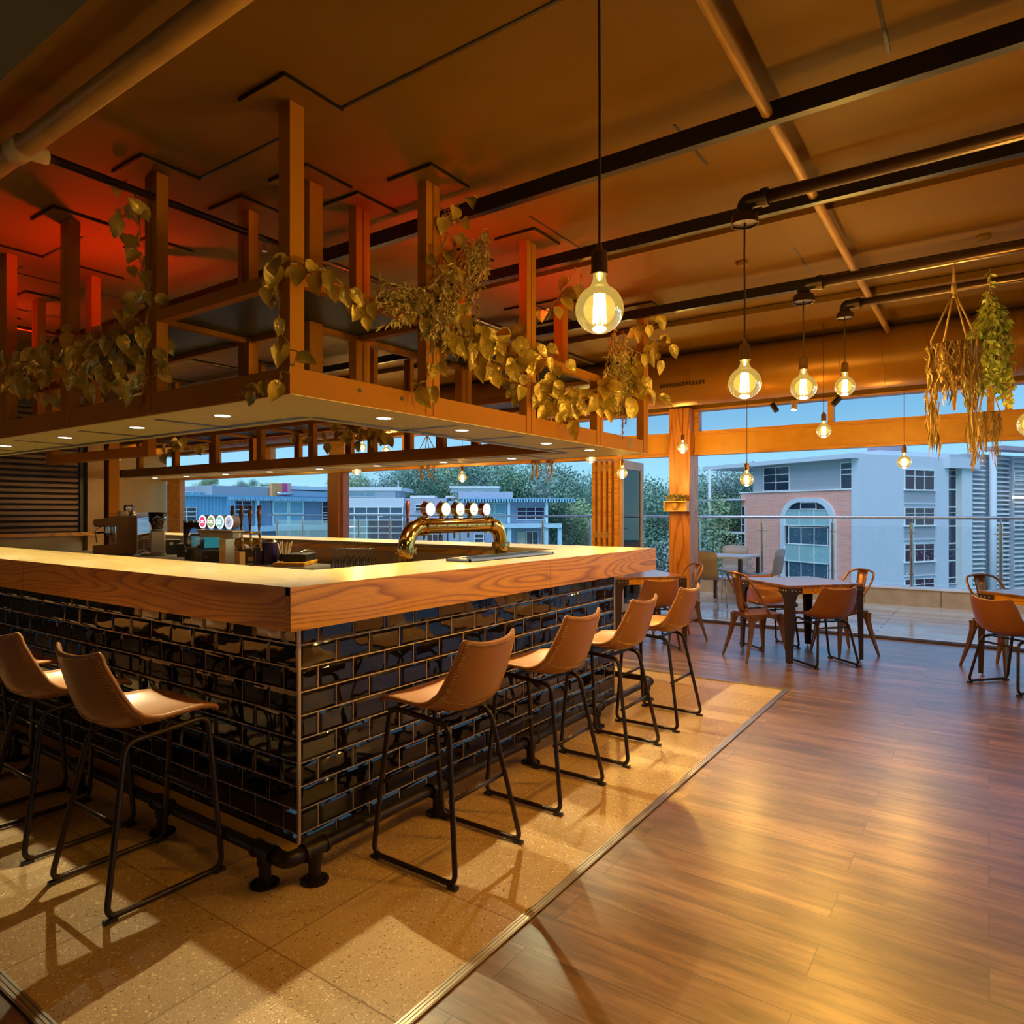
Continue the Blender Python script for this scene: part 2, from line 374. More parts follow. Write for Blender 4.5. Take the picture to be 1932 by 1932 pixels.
# wall_far: sill-less opening line at X = XW, header beam, transom, head
hd = MB(); hd.box(XW, XW+.16, -9, 18, 2.20, 2.42)
struct(hd.build('wall_far', mat('far_lintel_paint', (.62, .32, .05), .3, var=.08, nscale=8, bmp=.35)))
struct(MB().box(XW-.02, XW+.18, -9, 18, 2.76, CZ).build('wall_far_head', CEIL))
tr = MB(); tr.box(XW-.03, XW+.1, -9, 18, 2.158, 2.20); tr.box(XW-.03, XW+.1, -9, 18, 2.42, 2.468); tr.box(XW-.02, XW+.16, -9, 18, 2.74, 2.765)
struct(tr.build('trim_3', FRAME_W))
tk = MB(); tk.box(XW-.06, XW+.12, -9, 18, -.02, .012)
for k in range(3): tk.box(XW-.05+.05*k, XW-.035+.05*k, -9, 18, .012, .02)
struct(tk.build('trim_4', mat('dark_sliding_track', (.10, .07, .05), .4, metal=.5)))
# mullions of the far wall from the photograph
def yat(px, X=XW): return at(px, 966, X=X).y
pl = MB(); ya, yb = yat(1301, 8.5), yat(1262, 8.5)
pl.box(8.5, 8.82, ya, yb, 0, 2.76)
pil = pl.build('pillar', PINE, bevel=.006)
tag(pil, 'broad orange pine pillar standing between the window openings', 'pillar')
n = 0
for a, b in ((1301, 1311), (1160, 1168)):
    n += 1; struct(MB().box(XW-.03, XW+.08, yat(b), yat(a), 0, 2.158).build(f'window_{n}', FRAME_W))
for a, b in ((622, 651),):
    n += 1; mm = MB(); mm.box(XW-.1, XW+.14, yat(b-5), yat(a+5), 0, 2.158); mm.box(XW-.05, XW+.1, yat(b), yat(a), 0, 2.158); struct(mm.build(f'window_{n}', mat('red_brown_mullion', (.33, .14, .09), .4)))
tm = MB()
for a, b in ((1030, 1044), (1311, 1319), (1562, 1573), (1862, 1876), (1896, 1910), (760, 774), (622, 650), (500, 512), (400, 410)): tm.box(XW-.02, XW+.1, yat(b), yat(a), 2.468, 2.745)
struct(tm.build('trim_5', FRAME_W))
for k, (a, b) in enumerate(((1168, 1262), (1319, 1562), (1573, 1862))):
    n += 1; struct(MB().box(XW+.06, XW+.066, yat(b), yat(a), 2.468, 2.745).build(f'window_{n}', CLEARGLASS))
# wall with the servery shutter (left), the store wall behind it, and end posts
YS = 10.8
wl = MB(); wl.box(-5, 4.70, YS, YS+.2, 0, 1.08); wl.box(-5, 4.70, YS, YS+.2, 2.95, CZ)
struct(wl.build('wall_left', mat('servery_wall_board', (.42, .38, .27), .4, var=.08)))
struct(MB().box(-5, 4.72, YS-.12, YS+.02, 1.08, 1.13).build('trim_6', WOOD_X))
sh = thing('roller_shutter', 'dark slatted roller shutter closing the servery hatch on the left wall', 'roller shutter', (0, YS, 0))
s_ = MB(); k = 0
z = 1.135
while z < 2.95:
    pr = [(-.020, z), (.0, z+.016), (.0, z+.058), (-.020, z+.074)]
    s_.add([(-5, a, b) for a, b in pr]+[(4.55, a, b) for a, b in pr], [(i, i+1, i+5, i+4) for i in range(3)])
    z += .078
s_.build('slat_curtain', mat('dark_satin_slats', (.10, .06, .04), .36, metal=.6, var=.02), sh)
g_ = MB(); g_.box(4.55, 4.62, -.03, .03, 1.13, 2.95); g_.box(-5, 4.62, -.05, .03, 2.88, 2.97); g_.build('guide_rail', BLACK, sh)
pp = MB(); pp.box(4.62, 4.84, YS-.1, YS+.2, 0, CZ); struct(pp.build('trim_7', mat('amber_door_jamb', (.45, .24, .08), .35)))
pp = MB(); pp.box(5.05, 5.2, YS+.2, YS+.35, 0, CZ); struct(pp.build('trim_8', CAN))
struct(MB().box(4.7, XW+.1, 16.3, 16.45, 0, CZ).build('wall_left_far', BEIGE))
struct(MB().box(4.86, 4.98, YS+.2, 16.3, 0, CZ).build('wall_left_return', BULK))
# walls behind the camera, with window openings that let the dusk in
def openwall(name, box_fn, lo, hi, openings):
    w = MB(); p = lo
    for a, b in openings:
        box_fn(w, p, a, 0, CZ); box_fn(w, a, b, 0, .5); box_fn(w, a, b, 2.5, CZ); p = b
    box_fn(w, p, hi, 0, CZ); return struct(w.build(name, mat('brown_rear_wall', (.22, .13, .07), .6)))
openwall('wall_back', lambda w, a, b, z0, z1: w.box(-5.15, -5, a, b, z0, z1), -9, 18, ((-7, -5.4), (8.1, 9.9), (11, 13), (13.6, 15.6)))
openwall('wall_right', lambda w, a, b, z0, z1: w.box(a, b, -9.15, -9, z0, z1), -5.15, XW+.1, ((-3, -1.4), (3.4, 5.6), (6.6, 8.2)))
openwall('wall_end', lambda w, a, b, z0, z1: w.box(a, b, 18, 18.15, z0, z1), -5.15, 4.7, ((-4.4, -2.6), (-2.2, -.4), (0, 1.8)))
# ---------------------------------------------------------------- bar: tiled body
OX, OY, EX, CWD = 1.6745, 2.2065, 5.1945, .56          # counter outer corner, far end, width
BX, BY, BE = 1.8605, 2.3926, 4.8135                    # tiled faces
YL, YF = 10.4, 10.1
m, t, p = nodes('black_glazed_tile')
nz = N(t, 'ShaderNodeTexNoise', Scale=9.0, Detail=1.0); t.links.new(coords(t), nz.inputs['Vector'])
p.inputs['Base Color'].default_value = (.006, .005, .006, 1); p.inputs['Roughness'].default_value = .035; p.inputs['Specular IOR Level'].default_value = .75
bump(t, p, nz.outputs['Fac'], .16, .012); TILE = m
GROUT = mat('pale_pink_grout', (.82, .64, .56), .7, var=.08)
def tiles(length, ztop, flip=False):
    """bevelled running-bond tiles in local x (0..length), z, facing -y"""
    b = MB(); r_ = random.Random(3); rows = [(-.045, .055)]+[(.055+.1*k, .155+.1*k) for k in range(10)]
    for k, (z0, z1) in enumerate(rows):
        a0, a1 = max(z0, .0)+.003, min(z1, ztop)-.003
        if a1-a0 < .01: continue
        x = -.1 if k % 2 else 0.0
        while x < length:
            x0, x1 = max(x, 0)+.003, min(x+.2, length)-.003; x += .2
            if x1-x0 < .01: continue
            bw = min(.013, (x1-x0)*.3); bz0 = .013 if z0 >= 0 else .0; tl, tt = r_.uniform(-.0009, .0009), r_.uniform(-.0007, .0007)
            y = -.0065
            vs_ = [(x0, 0, a0), (x1, 0, a0), (x1, 0, a1), (x0, 0, a1), (x0, -.002, a0), (x1, -.002, a0), (x1, -.002, a1), (x0, -.002, a1),
                   (x0+bw, y+tl+tt, a0+bz0), (x1-bw, y-tl+tt, a0+bz0), (x1-bw, y-tl-tt, a1-.013), (x0+bw, y+tl-tt, a1-.013)]
            b.add(vs_, [(0, 1, 5, 4), (1, 2, 6, 5), (2, 3, 7, 6), (3, 0, 4, 7), (4, 5, 9, 8), (5, 6, 10, 9), (6, 7, 11, 10), (7, 4, 8, 11), (8, 9, 10, 11)])
    return b
bar = thing('tiled_bar', 'bar counter faced with glossy black metro tiles and a pale corner trim', 'bar counter', (0, 0, 0))
o = tiles(BE-BX, .956).build('tile_cladding', TILE, bar); o.location = (BX, BY, 0)
o = tiles(YL-BY, .956).build("tile_cladding", TILE, bar)      # left face, laid from the corner outwards

o.location = (BX, BY, 0); o.rotation_euler = (0, 0, PI/2); o.scale = (1, -1, 1)
o = tiles(YF-BY, .956).build('tile_cladding', TILE, bar); o.location = (BE, BY, 0); o.rotation_euler = (0, 0, PI/2)
b = MB()
b.box(BX, BE, BY, BY+.12, 0, .956); b.box(BX, BX+.12, BY+.12, YL, 0, .956); b.box(BE-.12, BE, BY+.12, YF, 0, .956)
b.build('grout_bed', GROUT, bar)
b = MB()
for x, y in ((BX, BY), (BE, BY)): b.box(x-.009, x+.003, y-.009, y+.003, 0, .956) if x == BX else b.box(x-.003, x+.009, y-.009, y+.003, 0, .956)
b.box(BX+.0, BE, BY-.009, BY-.003, .0, .004)
b.build('edge_trim', mat('pale_tile_trim', (.72, .60, .50), .35, metal=.3), bar)
b = MB()      # plain inner lining and panels towards the bartender
b.box(BX+.12, BX+.14, BY+.14, YL, 0, 1.09); b.box(BX+.12, BE-.12, BY+.12, BY+.14, 0, 1.09); b.box(BE-.16, BE-.12, BY+.14, YF, 0, 1.05)
b.build('inner_lining', mat('beige_lining', (.50, .37, .22), .6), bar)

# ---------------------------------------------------------------- oak counter top
ct = thing('countertop', 'thick honey coloured oak countertop with a deep fascia', 'countertop', (0, 0, 0))
def arm(poly, fascias, inner, m, mtop):
    MB().prism(poly, 1.095, 1.13).build('top_board', mtop, ct)
    for f in fascias: MB().box(*f, .956, 1.1298).build('fascia', m, ct, bevel=.0015)
    for f in inner: MB().box(*f, 1.05, 1.0945).build('inner_fascia', m, ct)
PALE_X = wood('pale_oak_top_x', (.26, .165, .05), (.38, .265, .10), 'X', .32, 13, .25); PALE_Y = wood('pale_oak_top_y', (.26, .165, .05), (.38, .265, .10), 'Y', .32, 13, .25)
arm([(OX+.001, OY), (EX, OY), (EX-CWD, OY+CWD), (OX+CWD+.001, OY+CWD)], [(OX, EX, OY-.001, OY+.03), ], [(OX+CWD, EX-CWD, OY+CWD-.03, OY+CWD-.002)], WOOD_X, PALE_X)
arm([(OX, OY+.001), (OX+CWD, OY+CWD+.001), (OX+CWD, YL), (OX, YL)], [(OX-.001, OX+.03, OY+.0305, YL)], [(OX+CWD-.03, OX+CWD-.002, OY+CWD, YL)], WOOD_Y, PALE_Y)
arm([(EX, OY+.001), (EX, YF), (EX-CWD, YF), (EX-CWD, OY+CWD+.001)], [(EX-.03, EX+.001, OY+.0305, YF), (EX-CWD, EX, YF-.03, YF)], [(EX-CWD+.002, EX-CWD+.03, OY+CWD, YF-.03)], WOOD_Y, PALE_Y)
b = MB(); b.box(3.579, 3.5815, OY-.0016, OY, .956, 1.13); b.box(OX-.0016, OX, 4.694, 4.6965, .956, 1.13); b.box(OX-.0018, OX+.001, OY-.0018, OY+.001, .957, 1.1295)
b.build('joint_line', mat('dark_joint', (.12, .04, .015), .6), ct)

# stainless and dark work benches inside the ring
BZT = .906
wt = thing('work_bench', 'dark low work bench inside the bar below the far counter', 'worktop', (0, 0, 0))
b = MB(); b.box(3.98, EX-.56, 3.4, YF-.2, .866, .906); b.build('bench_top', mat('dark_bench_top', (.10, .075, .06), .3), wt)
b = MB(); b.box(4.0, EX-.56, 3.42, YF-.2, 0, .866); b.build('bench_cabinet', mat('bench_front', (.16, .10, .06), .5), wt)
wt2 = thing('steel_bench', 'stainless steel bench behind the brass beer tap', 'worktop', (0, 0, 0))
b = MB(); b.box(BX+.145, EX-.8, BY+.145, BY+.75, .86, .90); b.build('bench_top', STEEL, wt2)
b = MB(); b.box(BX+.15, EX-.8, BY+.15, BY+.73, 0, .86); b.build('bench_cabinet', STEEL, wt2)
wt3 = thing('inner_bench', 'steel bench behind the left run of the bar top', 'worktop', (0, 0, 0))
b = MB(); b.box(BX+.145, BX+.85, BY+.78, YL-.4, .86, .90); b.build('bench_top', STEEL, wt3)
b = MB(); b.box(BX+.15, BX+.82, BY+.8, YL-.4, 0, .86); b.build('bench_cabinet', STEEL, wt3)

# ---------------------------------------------------------------- foot rail
fr = thing('foot_rail', 'dark iron pipe foot rail on flanged posts around the bar', 'foot rail', (0, 0, 0))
RX, RY, RZ = 1.60, 2.125, .13
path = fillet([(RX, 10.2, RZ), (RX, RY, RZ), (4.95, RY, RZ), (4.95, 4.2, RZ)], .07, 6)
MB().tube(path, .0235, 12).build('rail_pipe', IRON, fr, smooth=True)
def tee(x, y, ax):
    b = MB(); d = Vector((1, 0, 0)) if ax == 'x' else Vector((0, 1, 0)); c = Vector((x, y, RZ))
    b.tube([c-d*.055, c+d*.055], .031, 12); b.tube([c-d*.055, c-d*.043], .035, 12); b.tube([c+d*.043, c+d*.055], .035, 12)
    b.tube([(x, y, RZ), (x, y, RZ-.05)], .03, 12); b.tube([(x, y, RZ-.05), (x, y, .008)], .0235, 12)
    o = b.build('post', IRON, fr, auto=True)
    f = MB(); f.cyl((x, y, .004), .054, .008, 24); f.cyl((x, y, .012), .032, .012, 16)
    for k in range(4): f.cyl((x+.041*math.cos(k*PI/2+.6), y+.041*math.sin(k*PI/2+.6), .012), .006, .006, 8)
    f.build('base_flange', IRON, o, auto=True)
for x in (1.725, 2.44, 3.235, 4.03, 4.83): tee(x, RY, 'x')
for y in (2.26, 2.995, 3.787, 4.57, 5.36, 6.15, 6.94): tee(RX, y, 'y')
tee(4.95, 2.7, 'y')
b = MB(); b.tube(fillet([(RX, RY+.07, RZ), (RX, RY, RZ), (RX+.07, RY, RZ)], .06, 6), .029, 12)
b.build('elbow_fitting', IRON, fr, smooth=True)

# ---------------------------------------------------------------- hanging canopy over the bar
S0X, S0Y, SEX, SZ, SW = 1.758, 2.317, 5.29, 1.90, .56
FT, RZ0, RZ1 = 2.008, 2.352, 2.41
SYL, SYF = 10.4, 10.0
cp = thing('hanging_canopy', 'brown timber canopy frame hung from the ceiling over the bar', 'canopy', (0, 0, 0))
b = MB(); e_ = .012
for z0, z1 in ((SZ, FT),):
    b.box(S0X, SEX, S0Y, S0Y+.04, z0, z1); b.box(S0X, S0X+.04, S0Y+.04, SYL, z0, z1); b.box(SEX-.04, SEX, S0Y+.04, SYF, z0, z1)
    b.box(S0X+SW-.04, SEX-SW+.04, S0Y+SW-.04, S0Y+SW, z0, z1); b.box(S0X+SW-.04, S0X+SW, S0Y+SW, SYL, z0, z1); b.box(SEX-SW, SEX-SW+.04, S0Y+SW, SYF, z0, z1)
    b.box(SEX-SW, SEX, SYF-.04, SYF, z0, z1)
b.build('fascia_beam', CAN, cp, bevel=.002)
b = MB(); h = .002      # soffit boards just inside the fascia, flush with its lower edge
b.prism([(S0X+h, S0Y+h), (SEX-h, S0Y+h), (SEX-h, S0Y+SW-h), (S0X+h, S0Y+SW-h)], SZ-.003, SZ+.012)
b.box(S0X+h, S0X+SW-h, S0Y+SW-h, SYL, SZ-.003, SZ+.012); b.box(SEX-SW+h, SEX-h, S0Y+SW-h, SYF, SZ-.003, SZ+.012)
b.build('soffit_board', SOFFIT, cp)
b = MB(); q = .0045     # shadow gaps
for x in (1.60+.85, 3.55, 4.43): pass
gx = (2.90, 3.55, 4.43); gy = (3.50, 4.36, 5.3, 6.2, 7.1, 8.0, 8.9)
b.box(S0X+SW-.11, S0X+SW-.06, S0Y+SW-.06, SYL, SZ-.0045, SZ); b.box(S0X+SW-.06, SEX-SW+.05, S0Y+SW-.11, S0Y+SW-.06, SZ-.0045, SZ)
for x in gx: b.box(x, x+.045, S0Y+.09, S0Y+SW-.05, SZ-.0045, SZ)
for y in gy:
    b.box(S0X+.09, S0X+SW-.05, y, y+.045, SZ-.0045, SZ); b.box(SEX-SW+.05, SEX-.09, y-.3, y-.26, SZ-.0045, SZ)
b.box(SEX-SW+.05, SEX-SW+.09, S0Y+SW-.06, SYF, SZ-.0045, SZ); b.box(SEX-.06, SEX-.048, S0Y+.1, SYF, SZ-.0045, SZ)
b.build('shadow_gap', BLACK, cp)
b = MB()
for z0, z1 in ((RZ0, RZ1),):
    b.box(S0X, SEX, S0Y, S0Y+.045, z0, z1); b.box(S0X, S0X+.045, S0Y+.045, SYL, z0, z1); b.box(SEX-.045, SEX, S0Y+.045, SYF, z0, z1)
    b.box(S0X+SW-.045, SEX-SW+.045, S0Y+SW-.045, S0Y+SW, z0, z1); b.box(S0X+SW-.045, S0X+SW, S0Y+SW, SYL, z0, z1); b.box(SEX-SW, SEX-SW+.045, S0Y+SW, SYF, z0, z1)
b.build('top_rail', CAN, cp, bevel=.002)
PXs = (2.59, 3.50, 4.41); PYs = (3.36, 4.31, 5.2, 6.1, 7.0, 7.9, 8.8, 9.7)
for x in PXs: MB().box(x, x+.045, S0Y+.045, S0Y+SW-.045, RZ0+.002, RZ1-.002).build('cross_rail', CAN, cp)
for y in PYs:
    MB().box(S0X+.045, S0X+SW-.045, y, y+.045, RZ0+.002, RZ1-.002).build('cross_rail', CAN, cp); MB().box(SEX-SW+.045, SEX-.045, y-.25, y-.205, RZ0+.002, RZ1-.002).build('cross_rail', CAN, cp)
b = MB()
b.box(S0X+.046, SEX-.046, S0Y+.046, S0Y+SW-.046, RZ1-.03, RZ1-.015); b.box(S0X+.046, S0X+SW-.046, S0Y+SW-.046, 5.2, RZ1-.03, RZ1-.015); b.box(SEX-SW+.046, SEX-.046, S0Y+SW-.046, SYF-.05, RZ1-.03, RZ1-.015)
b.build('shelf_board', CAN_D, cp)
def post(x0, x1, y0, y1, ztop=CZ, split=None, plate=True):
    b = MB()
    if split == 'x': xm = (x0+x1)/2; b.box(x0, xm-.003, y0, y1, FT-.1, ztop); b.box(xm+.003, x1, y0, y1, FT-.1, ztop)
    elif split == 'y': ym = (y0+y1)/2; b.box(x0, x1, y0, ym-.003, FT-.1, ztop); b.box(x0, x1, ym+.003, y1, FT-.1, ztop)
    else: b.box(x0, x1, y0, y1, FT-.1, ztop)
    o = b.build('post', CAN, cp)
    if plate and ztop >= CZ:
        cx, cy = (x0+x1)/2, (y0+y1)/2; pb = MB(); pb.box(cx-.142, cx+.142, cy-.142, cy+.142, CZ-.016, CZ-.001)
        o2 = pb.build('ceiling_plate', CEIL, o)
        pb = MB(); pb.box(cx-.147, cx+.147, cy-.147, cy+.147, CZ-.013, CZ-.0005); pb.build('plate_edge_shade', BLACK, o)  # black rim puts the shade on the plate's sides into colour
k_ = .004
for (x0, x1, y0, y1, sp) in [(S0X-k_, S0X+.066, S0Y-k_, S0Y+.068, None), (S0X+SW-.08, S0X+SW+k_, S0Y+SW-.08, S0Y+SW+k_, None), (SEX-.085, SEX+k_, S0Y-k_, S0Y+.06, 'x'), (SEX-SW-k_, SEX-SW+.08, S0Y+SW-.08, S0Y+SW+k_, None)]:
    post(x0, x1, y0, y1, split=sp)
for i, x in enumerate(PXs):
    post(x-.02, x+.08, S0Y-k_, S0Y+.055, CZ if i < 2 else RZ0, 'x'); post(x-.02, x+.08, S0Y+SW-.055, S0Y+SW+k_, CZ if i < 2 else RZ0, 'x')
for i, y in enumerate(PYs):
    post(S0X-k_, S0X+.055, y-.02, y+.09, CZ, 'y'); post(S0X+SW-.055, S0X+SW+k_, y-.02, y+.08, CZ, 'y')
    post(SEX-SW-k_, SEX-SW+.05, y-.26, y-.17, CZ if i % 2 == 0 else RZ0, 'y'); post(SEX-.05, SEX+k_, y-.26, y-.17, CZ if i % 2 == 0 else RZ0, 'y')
b = MB()
for x in (2.13, 2.40, ): 
    for j in range(1): b.tube([(x, S0Y-.0015, 1.965), (x, S0Y+.01, 1.965)], .011, 12)
b.box(4.95, 4.985, S0Y-.0015, S0Y+.01, 1.93, 2.0); b.build('cable_hole', BLACK, cp)
# hanging beam seen behind the left run
hb = thing('hanging_beam', 'short dark timber beam hanging between end blocks inside the canopy ring', 'beam', (3.0, 0, 0))
b = MB(); b.box(0, .07, 5.95, 7.7, 1.90, 1.985); b.build('beam', CAN, hb)
b = MB(); b.box(0, .07, 5.85, 5.95, 1.90, CZ); b.build('end_post', CAN, hb); b = MB(); b.box(0, .07, 7.7, 7.85, 1.90, CZ); b.build('end_post', CAN, hb)

# ---------------------------------------------------------------- downlights in the canopy soffit
DL_E = emis('downlight_lens', (1, .93, .78), 9.0)
ordn = ['first', 'second', 'third', 'fourth', 'fifth', 'sixth', 'seventh', 'eighth', 'ninth', 'tenth']
dl_protos = []
def downlight(x, y, label, power=92):
    if dl_protos:
        t_ = dup(dl_protos[0], (x, y, SZ-.003), 0, label)
    else:
        t_ = thing('downlight', label, 'downlight', (x, y, SZ-.003), 0, 'recessed downlights under the canopy')
        MB().lathe([(.036, -.0005), (.048, -.0025), (.05, 0), (.05, .003)], (0, 0, 0), 28).build('trim_ring', mat('white_trim_ring', (.75, .72, .62), .35), t_, smooth=True)
        MB().cyl((0, 0, -.0012), .0365, .001, 24).build('lens', DL_E, t_)
        dl_protos.append(t_)
        l = bpy.data.lights.new('downlight_beam', 'SPOT'); l.energy = power; l.color = (1, .86, .46); l.spot_size = math.radians(118); l.spot_blend = .6; l.shadow_soft_size = .010
        o = bpy.data.objects.new('downlight_beam', l); C.objects.link(o); o.parent = t_; o.location = (0, 0, -.008)
for i, x in enumerate((2.49, 3.12, 4.05, 4.68)): downlight(x, 2.53, f'{ordn[i]} round downlight from the corner in the right canopy run')
for i, y in enumerate((3.12, 3.95, 4.86, 5.83, 6.8, 7.7)): downlight(1.965, y, f'{ordn[i]} round downlight from the corner in the left canopy run')
for i, y in enumerate((3.5, 4.3, 5.2, 6.1, 7.0, 7.9, 8.8, 9.6)): downlight(5.02, y, f'{ordn[i]} round downlight from the pillar end in the far canopy run')

tp = MB().box(BX-.13, BX-.012, 2.30, YL, .0045, .022).build('floor_glow_strip', mat('amber_glow_colour', (.80, .46, .12), .22, coat=.4)); tag(tp, 'amber strip added for the floor glow between the left tiles and the foot rail', 'floor strip')  # strip added here, its bright amber standing in for the floor's glow
# ---------------------------------------------------------------- ceiling steel, pipes and duct
beams = [(2.80, 2.962, 3.04, 'flat black steel channel nearest the camera crossing the ceiling'), (3.66, 2.962, 3.03, 'black steel channel crossing the ceiling behind the first lamp pipe'),
         (5.03, 2.962, 3.03, 'black steel channel crossing the ceiling beside the second lamp pipe')]
for x, z0, z1, lb in beams:
    tg = thing('ceiling_channel', lb, 'steel channel', (x, 0, 0), 0, 'steel channels under the ceiling')
    MB().box(0, .04, -8.9, 15.9, z0, z1).build('channel', BLACK, tg)
    for y in ((-.75, 3.45, 7) if x < 3 else (-1.2, 4.6, 8)):
        b = MB(); b.box(-.012, .055, y-.05, y+.05, z0-.012, z1+.03); b.tube([(.02, y-.03, z1+.02), (.02, y-.03, CZ)], .007, 6); b.box(-.04, -.02, y-.05, y+.03, z1, z1+.045); b.build('hanger_bracket', BLACK, tg)
o = MB().tube([(-1, .72, 3.0), (7.2, .72, 3.0)], .0225, 12).build('conduit_pipe', PAINTPIPE, smooth=True); tag(o, 'ochre painted conduit crossing under the channels towards the windows', 'pipe')
pp = thing('ceiling_main_pipe', 'thick brown painted pipe across the upper left ceiling', 'pipe', (0, 0, 0))
MB().tube([(1.19, -3, 2.955), (1.19, 12, 2.955)], .042, 16).build('pipe', PAINTPIPE, pp, smooth=True)
MB().tube([(1.19, 3.31, 2.955), (1.19, 3.42, 2.955)], .05, 16).tube([(1.2, 3.365, 2.955), (1.29, 3.365, 2.965)], .034, 12).build('pipe_tee', mat('cream_pipe_tee', (.72, .58, .34), .5, bmp=.3), pp, smooth=True)
pp = thing('branch_pipe', 'slim dark sprinkler pipe running from the thick pipe over the canopy', 'pipe', (0, 0, 0))
MB().tube([(1.26, 3.365, 2.965), (6.3, 3.365, 2.965)], .019, 10).build('pipe', PIPE_C, pp, smooth=True)
for x in (2.28, 4.9):
    b = MB(); b.tube([(x, 3.365, 2.98), (x, 3.365, CZ)], .006, 6); b.tube([(x+.1, 3.365, 2.965), (x+.1, 3.365, 2.90)], .006, 6); b.cyl((x+.1, 3.365, 2.895), .016, .004, 10)
    b.tube([(x, 3.365, 2.975), (x+.1, 3.365, 2.955)], .006, 6); b.build('sprinkler_head', STEEL, pp)
pp = thing('rear_branch_pipe', 'dark pipe high behind the left canopy posts', 'pipe', (0, 0, 0))
MB().tube([(1.26, 6.6, 2.95), (6.3, 6.6, 2.95)], .019, 10).build('pipe', PIPE_C, pp, smooth=True)
dk = thing('spiral_duct', 'large painted spiral ventilation duct along the window side of the ceiling', 'duct', (7.02, 0, 2.82))
b = MB(); b.tube([(0, -8.9, 0), (0, 15.9, 0)], .27, 36); b.build('duct_tube', DUCT, dk, smooth=True)
b = MB(); y = -8.8
while y < 12:
    pts = [(.272*math.cos(a), y+.02*math.sin(a*1.0)+.09*a/(2*PI), .272*math.sin(a)) for a in [2*PI*k/24 for k in range(25)]]
    b.tube(pts, .0035, 4, cap=False); y += .34 if int(y*3) % 5 else .12
b.build('seam_rib', DUCT, dk, smooth=True)
b = MB()
for i in range(14):
    for j in range(3):
        a = PI+.28+.05*j; b.box(-.272*math.cos(a-PI)-.004, -.272*math.cos(a-PI)+.004, 2.35+.035*i, 2.37+.035*i, .272*math.sin(a)-.004, .272*math.sin(a)+.004)
b.build('vent_grille', BLACK, dk)

# lamp pipes: horizontal copper pipes ending in an elbow and a cup
def lamp_pipe(X, Y, zc, lab):
    t_ = thing('lamp_pipe', lab, 'pipe', (X, Y, zc), 0, 'lamp pipes under the ceiling')
    zp = .088
    MB().tube([(0, -.09, zp), (0, -6, zp)], .025, 14).build('pipe', PIPE_C, t_, smooth=True)
    MB().tube(fillet([(0, 0, .035), (0, 0, zp), (0, -.085, zp)], .05, 7), .030, 14).tube([(0, -.065, zp), (0, -.09, zp)], .035, 14).build('elbow', IRON, t_, auto=True)
    MB().lathe([(.03, .052), (.036, .044), (.048, .036), (.052, .02), (.052, 0), (.049, 0), (.049, .006), (1e-4, .007)], (0, 0, 0), 24).build('cup', PIPE_C, t_, auto=True)
    b = MB()
    for y in (-1.6, -4): b.tube([(0, y, zp+.02), (0, y, CZ-zc)], .006, 6)
    b.build('hanger_rod', IRON, t_)
# ---------------------------------------------------------------- filament pendants
GLOBE = glassy('amber_bulb_glass', (1, .90, .62), .10, .03, glow=(1, .66, .13), gs=.5)
FIL = emis('filament_glow', (1, .78, .32), 150.0)
FIL2 = emis('filament_core', (1, .85, .5), 30.0)
SOCK = mat('bronze_socket', (.30, .17, .06), .4, metal=.5)
glb = [(.0155, .098), (.0165, .085), (.0175, .074), (.022, .0645)]+[(.0625*math.sin(a), .0625*math.cos(a)) for a in [PI*(.145+.855*k/16) for k in range(17)]]
glb[-1] = (1e-5, -.0625)
def pendant(P, ztop, label, power, s=1.0, far=False):
    t_ = thing('pendant_lamp', label, 'pendant lamp', P, 0, 'globe filament bulbs hanging on cords'); L = ztop-P[2]
    MB().tube([(0, 0, .16*s), (.0015, 0, .16*s+(L-.16*s)*.4), (-.0015, .001, .16*s+(L-.16*s)*.7), (0, 0, L)], .0035, 6).build('cord', CORD, t_, smooth=True)
    MB().lathe([(1e-4, .175), (.006, .172), (.008, .158), (.019, .150), (.0215, .145), (.0215, .098), (.023, .094), (.023, .090), (1e-4, .09)], (0, 0, 0), 20).build('lamp_socket', SOCK, t_, auto=True).scale = (s,)*3
    MB().lathe(glb, (0, 0, 0), 16 if far else 32).build('glass_globe', GLOBE, t_, smooth=True).scale = (s,)*3
    b = MB(); n_ = 4 if far else 7
    for k in range(n_):
        a = PI*2*k/n_; r0 = .016
        b.tube([(r0*math.cos(a)*.8, r0*math.sin(a)*.8, .045), (r0*math.cos(a), r0*math.sin(a), -.035)], .0022, 5)
    b.build('filament', FIL, t_).scale = (s,)*3
    MB().tube([(0, 0, .09), (0, 0, -.02)], .003, 6).build('stem', FIL2, t_).scale = (s,)*3
    l = bpy.data.lights.new('bulb_light', 'POINT'); l.energy = power; l.color = (1, .51, .07); l.shadow_soft_size = .04
    o = bpy.data.objects.new('bulb_light', l); C.objects.link(o); o.parent = t_; o.location = (0, 0, -.09*s)
GP = .235
def pend(px, py, d, ztop, label, power, **kw): pendant(at(px, py, d=d), ztop, label, power, **kw)
p2 = at(1405, 424, d=2.69); lamp_pipe(p2.x, p2.y, p2.z, 'copper pipe ending in an elbow above the second nearest bulb')
p3 = at(1516, 571, d=3.45); lamp_pipe(p3.x, p3.y, p3.z, 'copper pipe ending in an elbow above the third nearest bulb')
p4 = at(1594, 601, d=4.45); lamp_pipe(p4.x, p4.y, p4.z, 'thinner looking copper pipe ending above the fourth bulb, nearest the duct')
pend(1131, 584, 1.775, CZ, 'largest glowing globe bulb hanging in front of the canopy', 11)
pendant(Vector((p2.x, p2.y, H+(966-723)/F*2.69)), p2.z+.02, 'glowing globe bulb hanging from the pipe nearest the camera', 30)
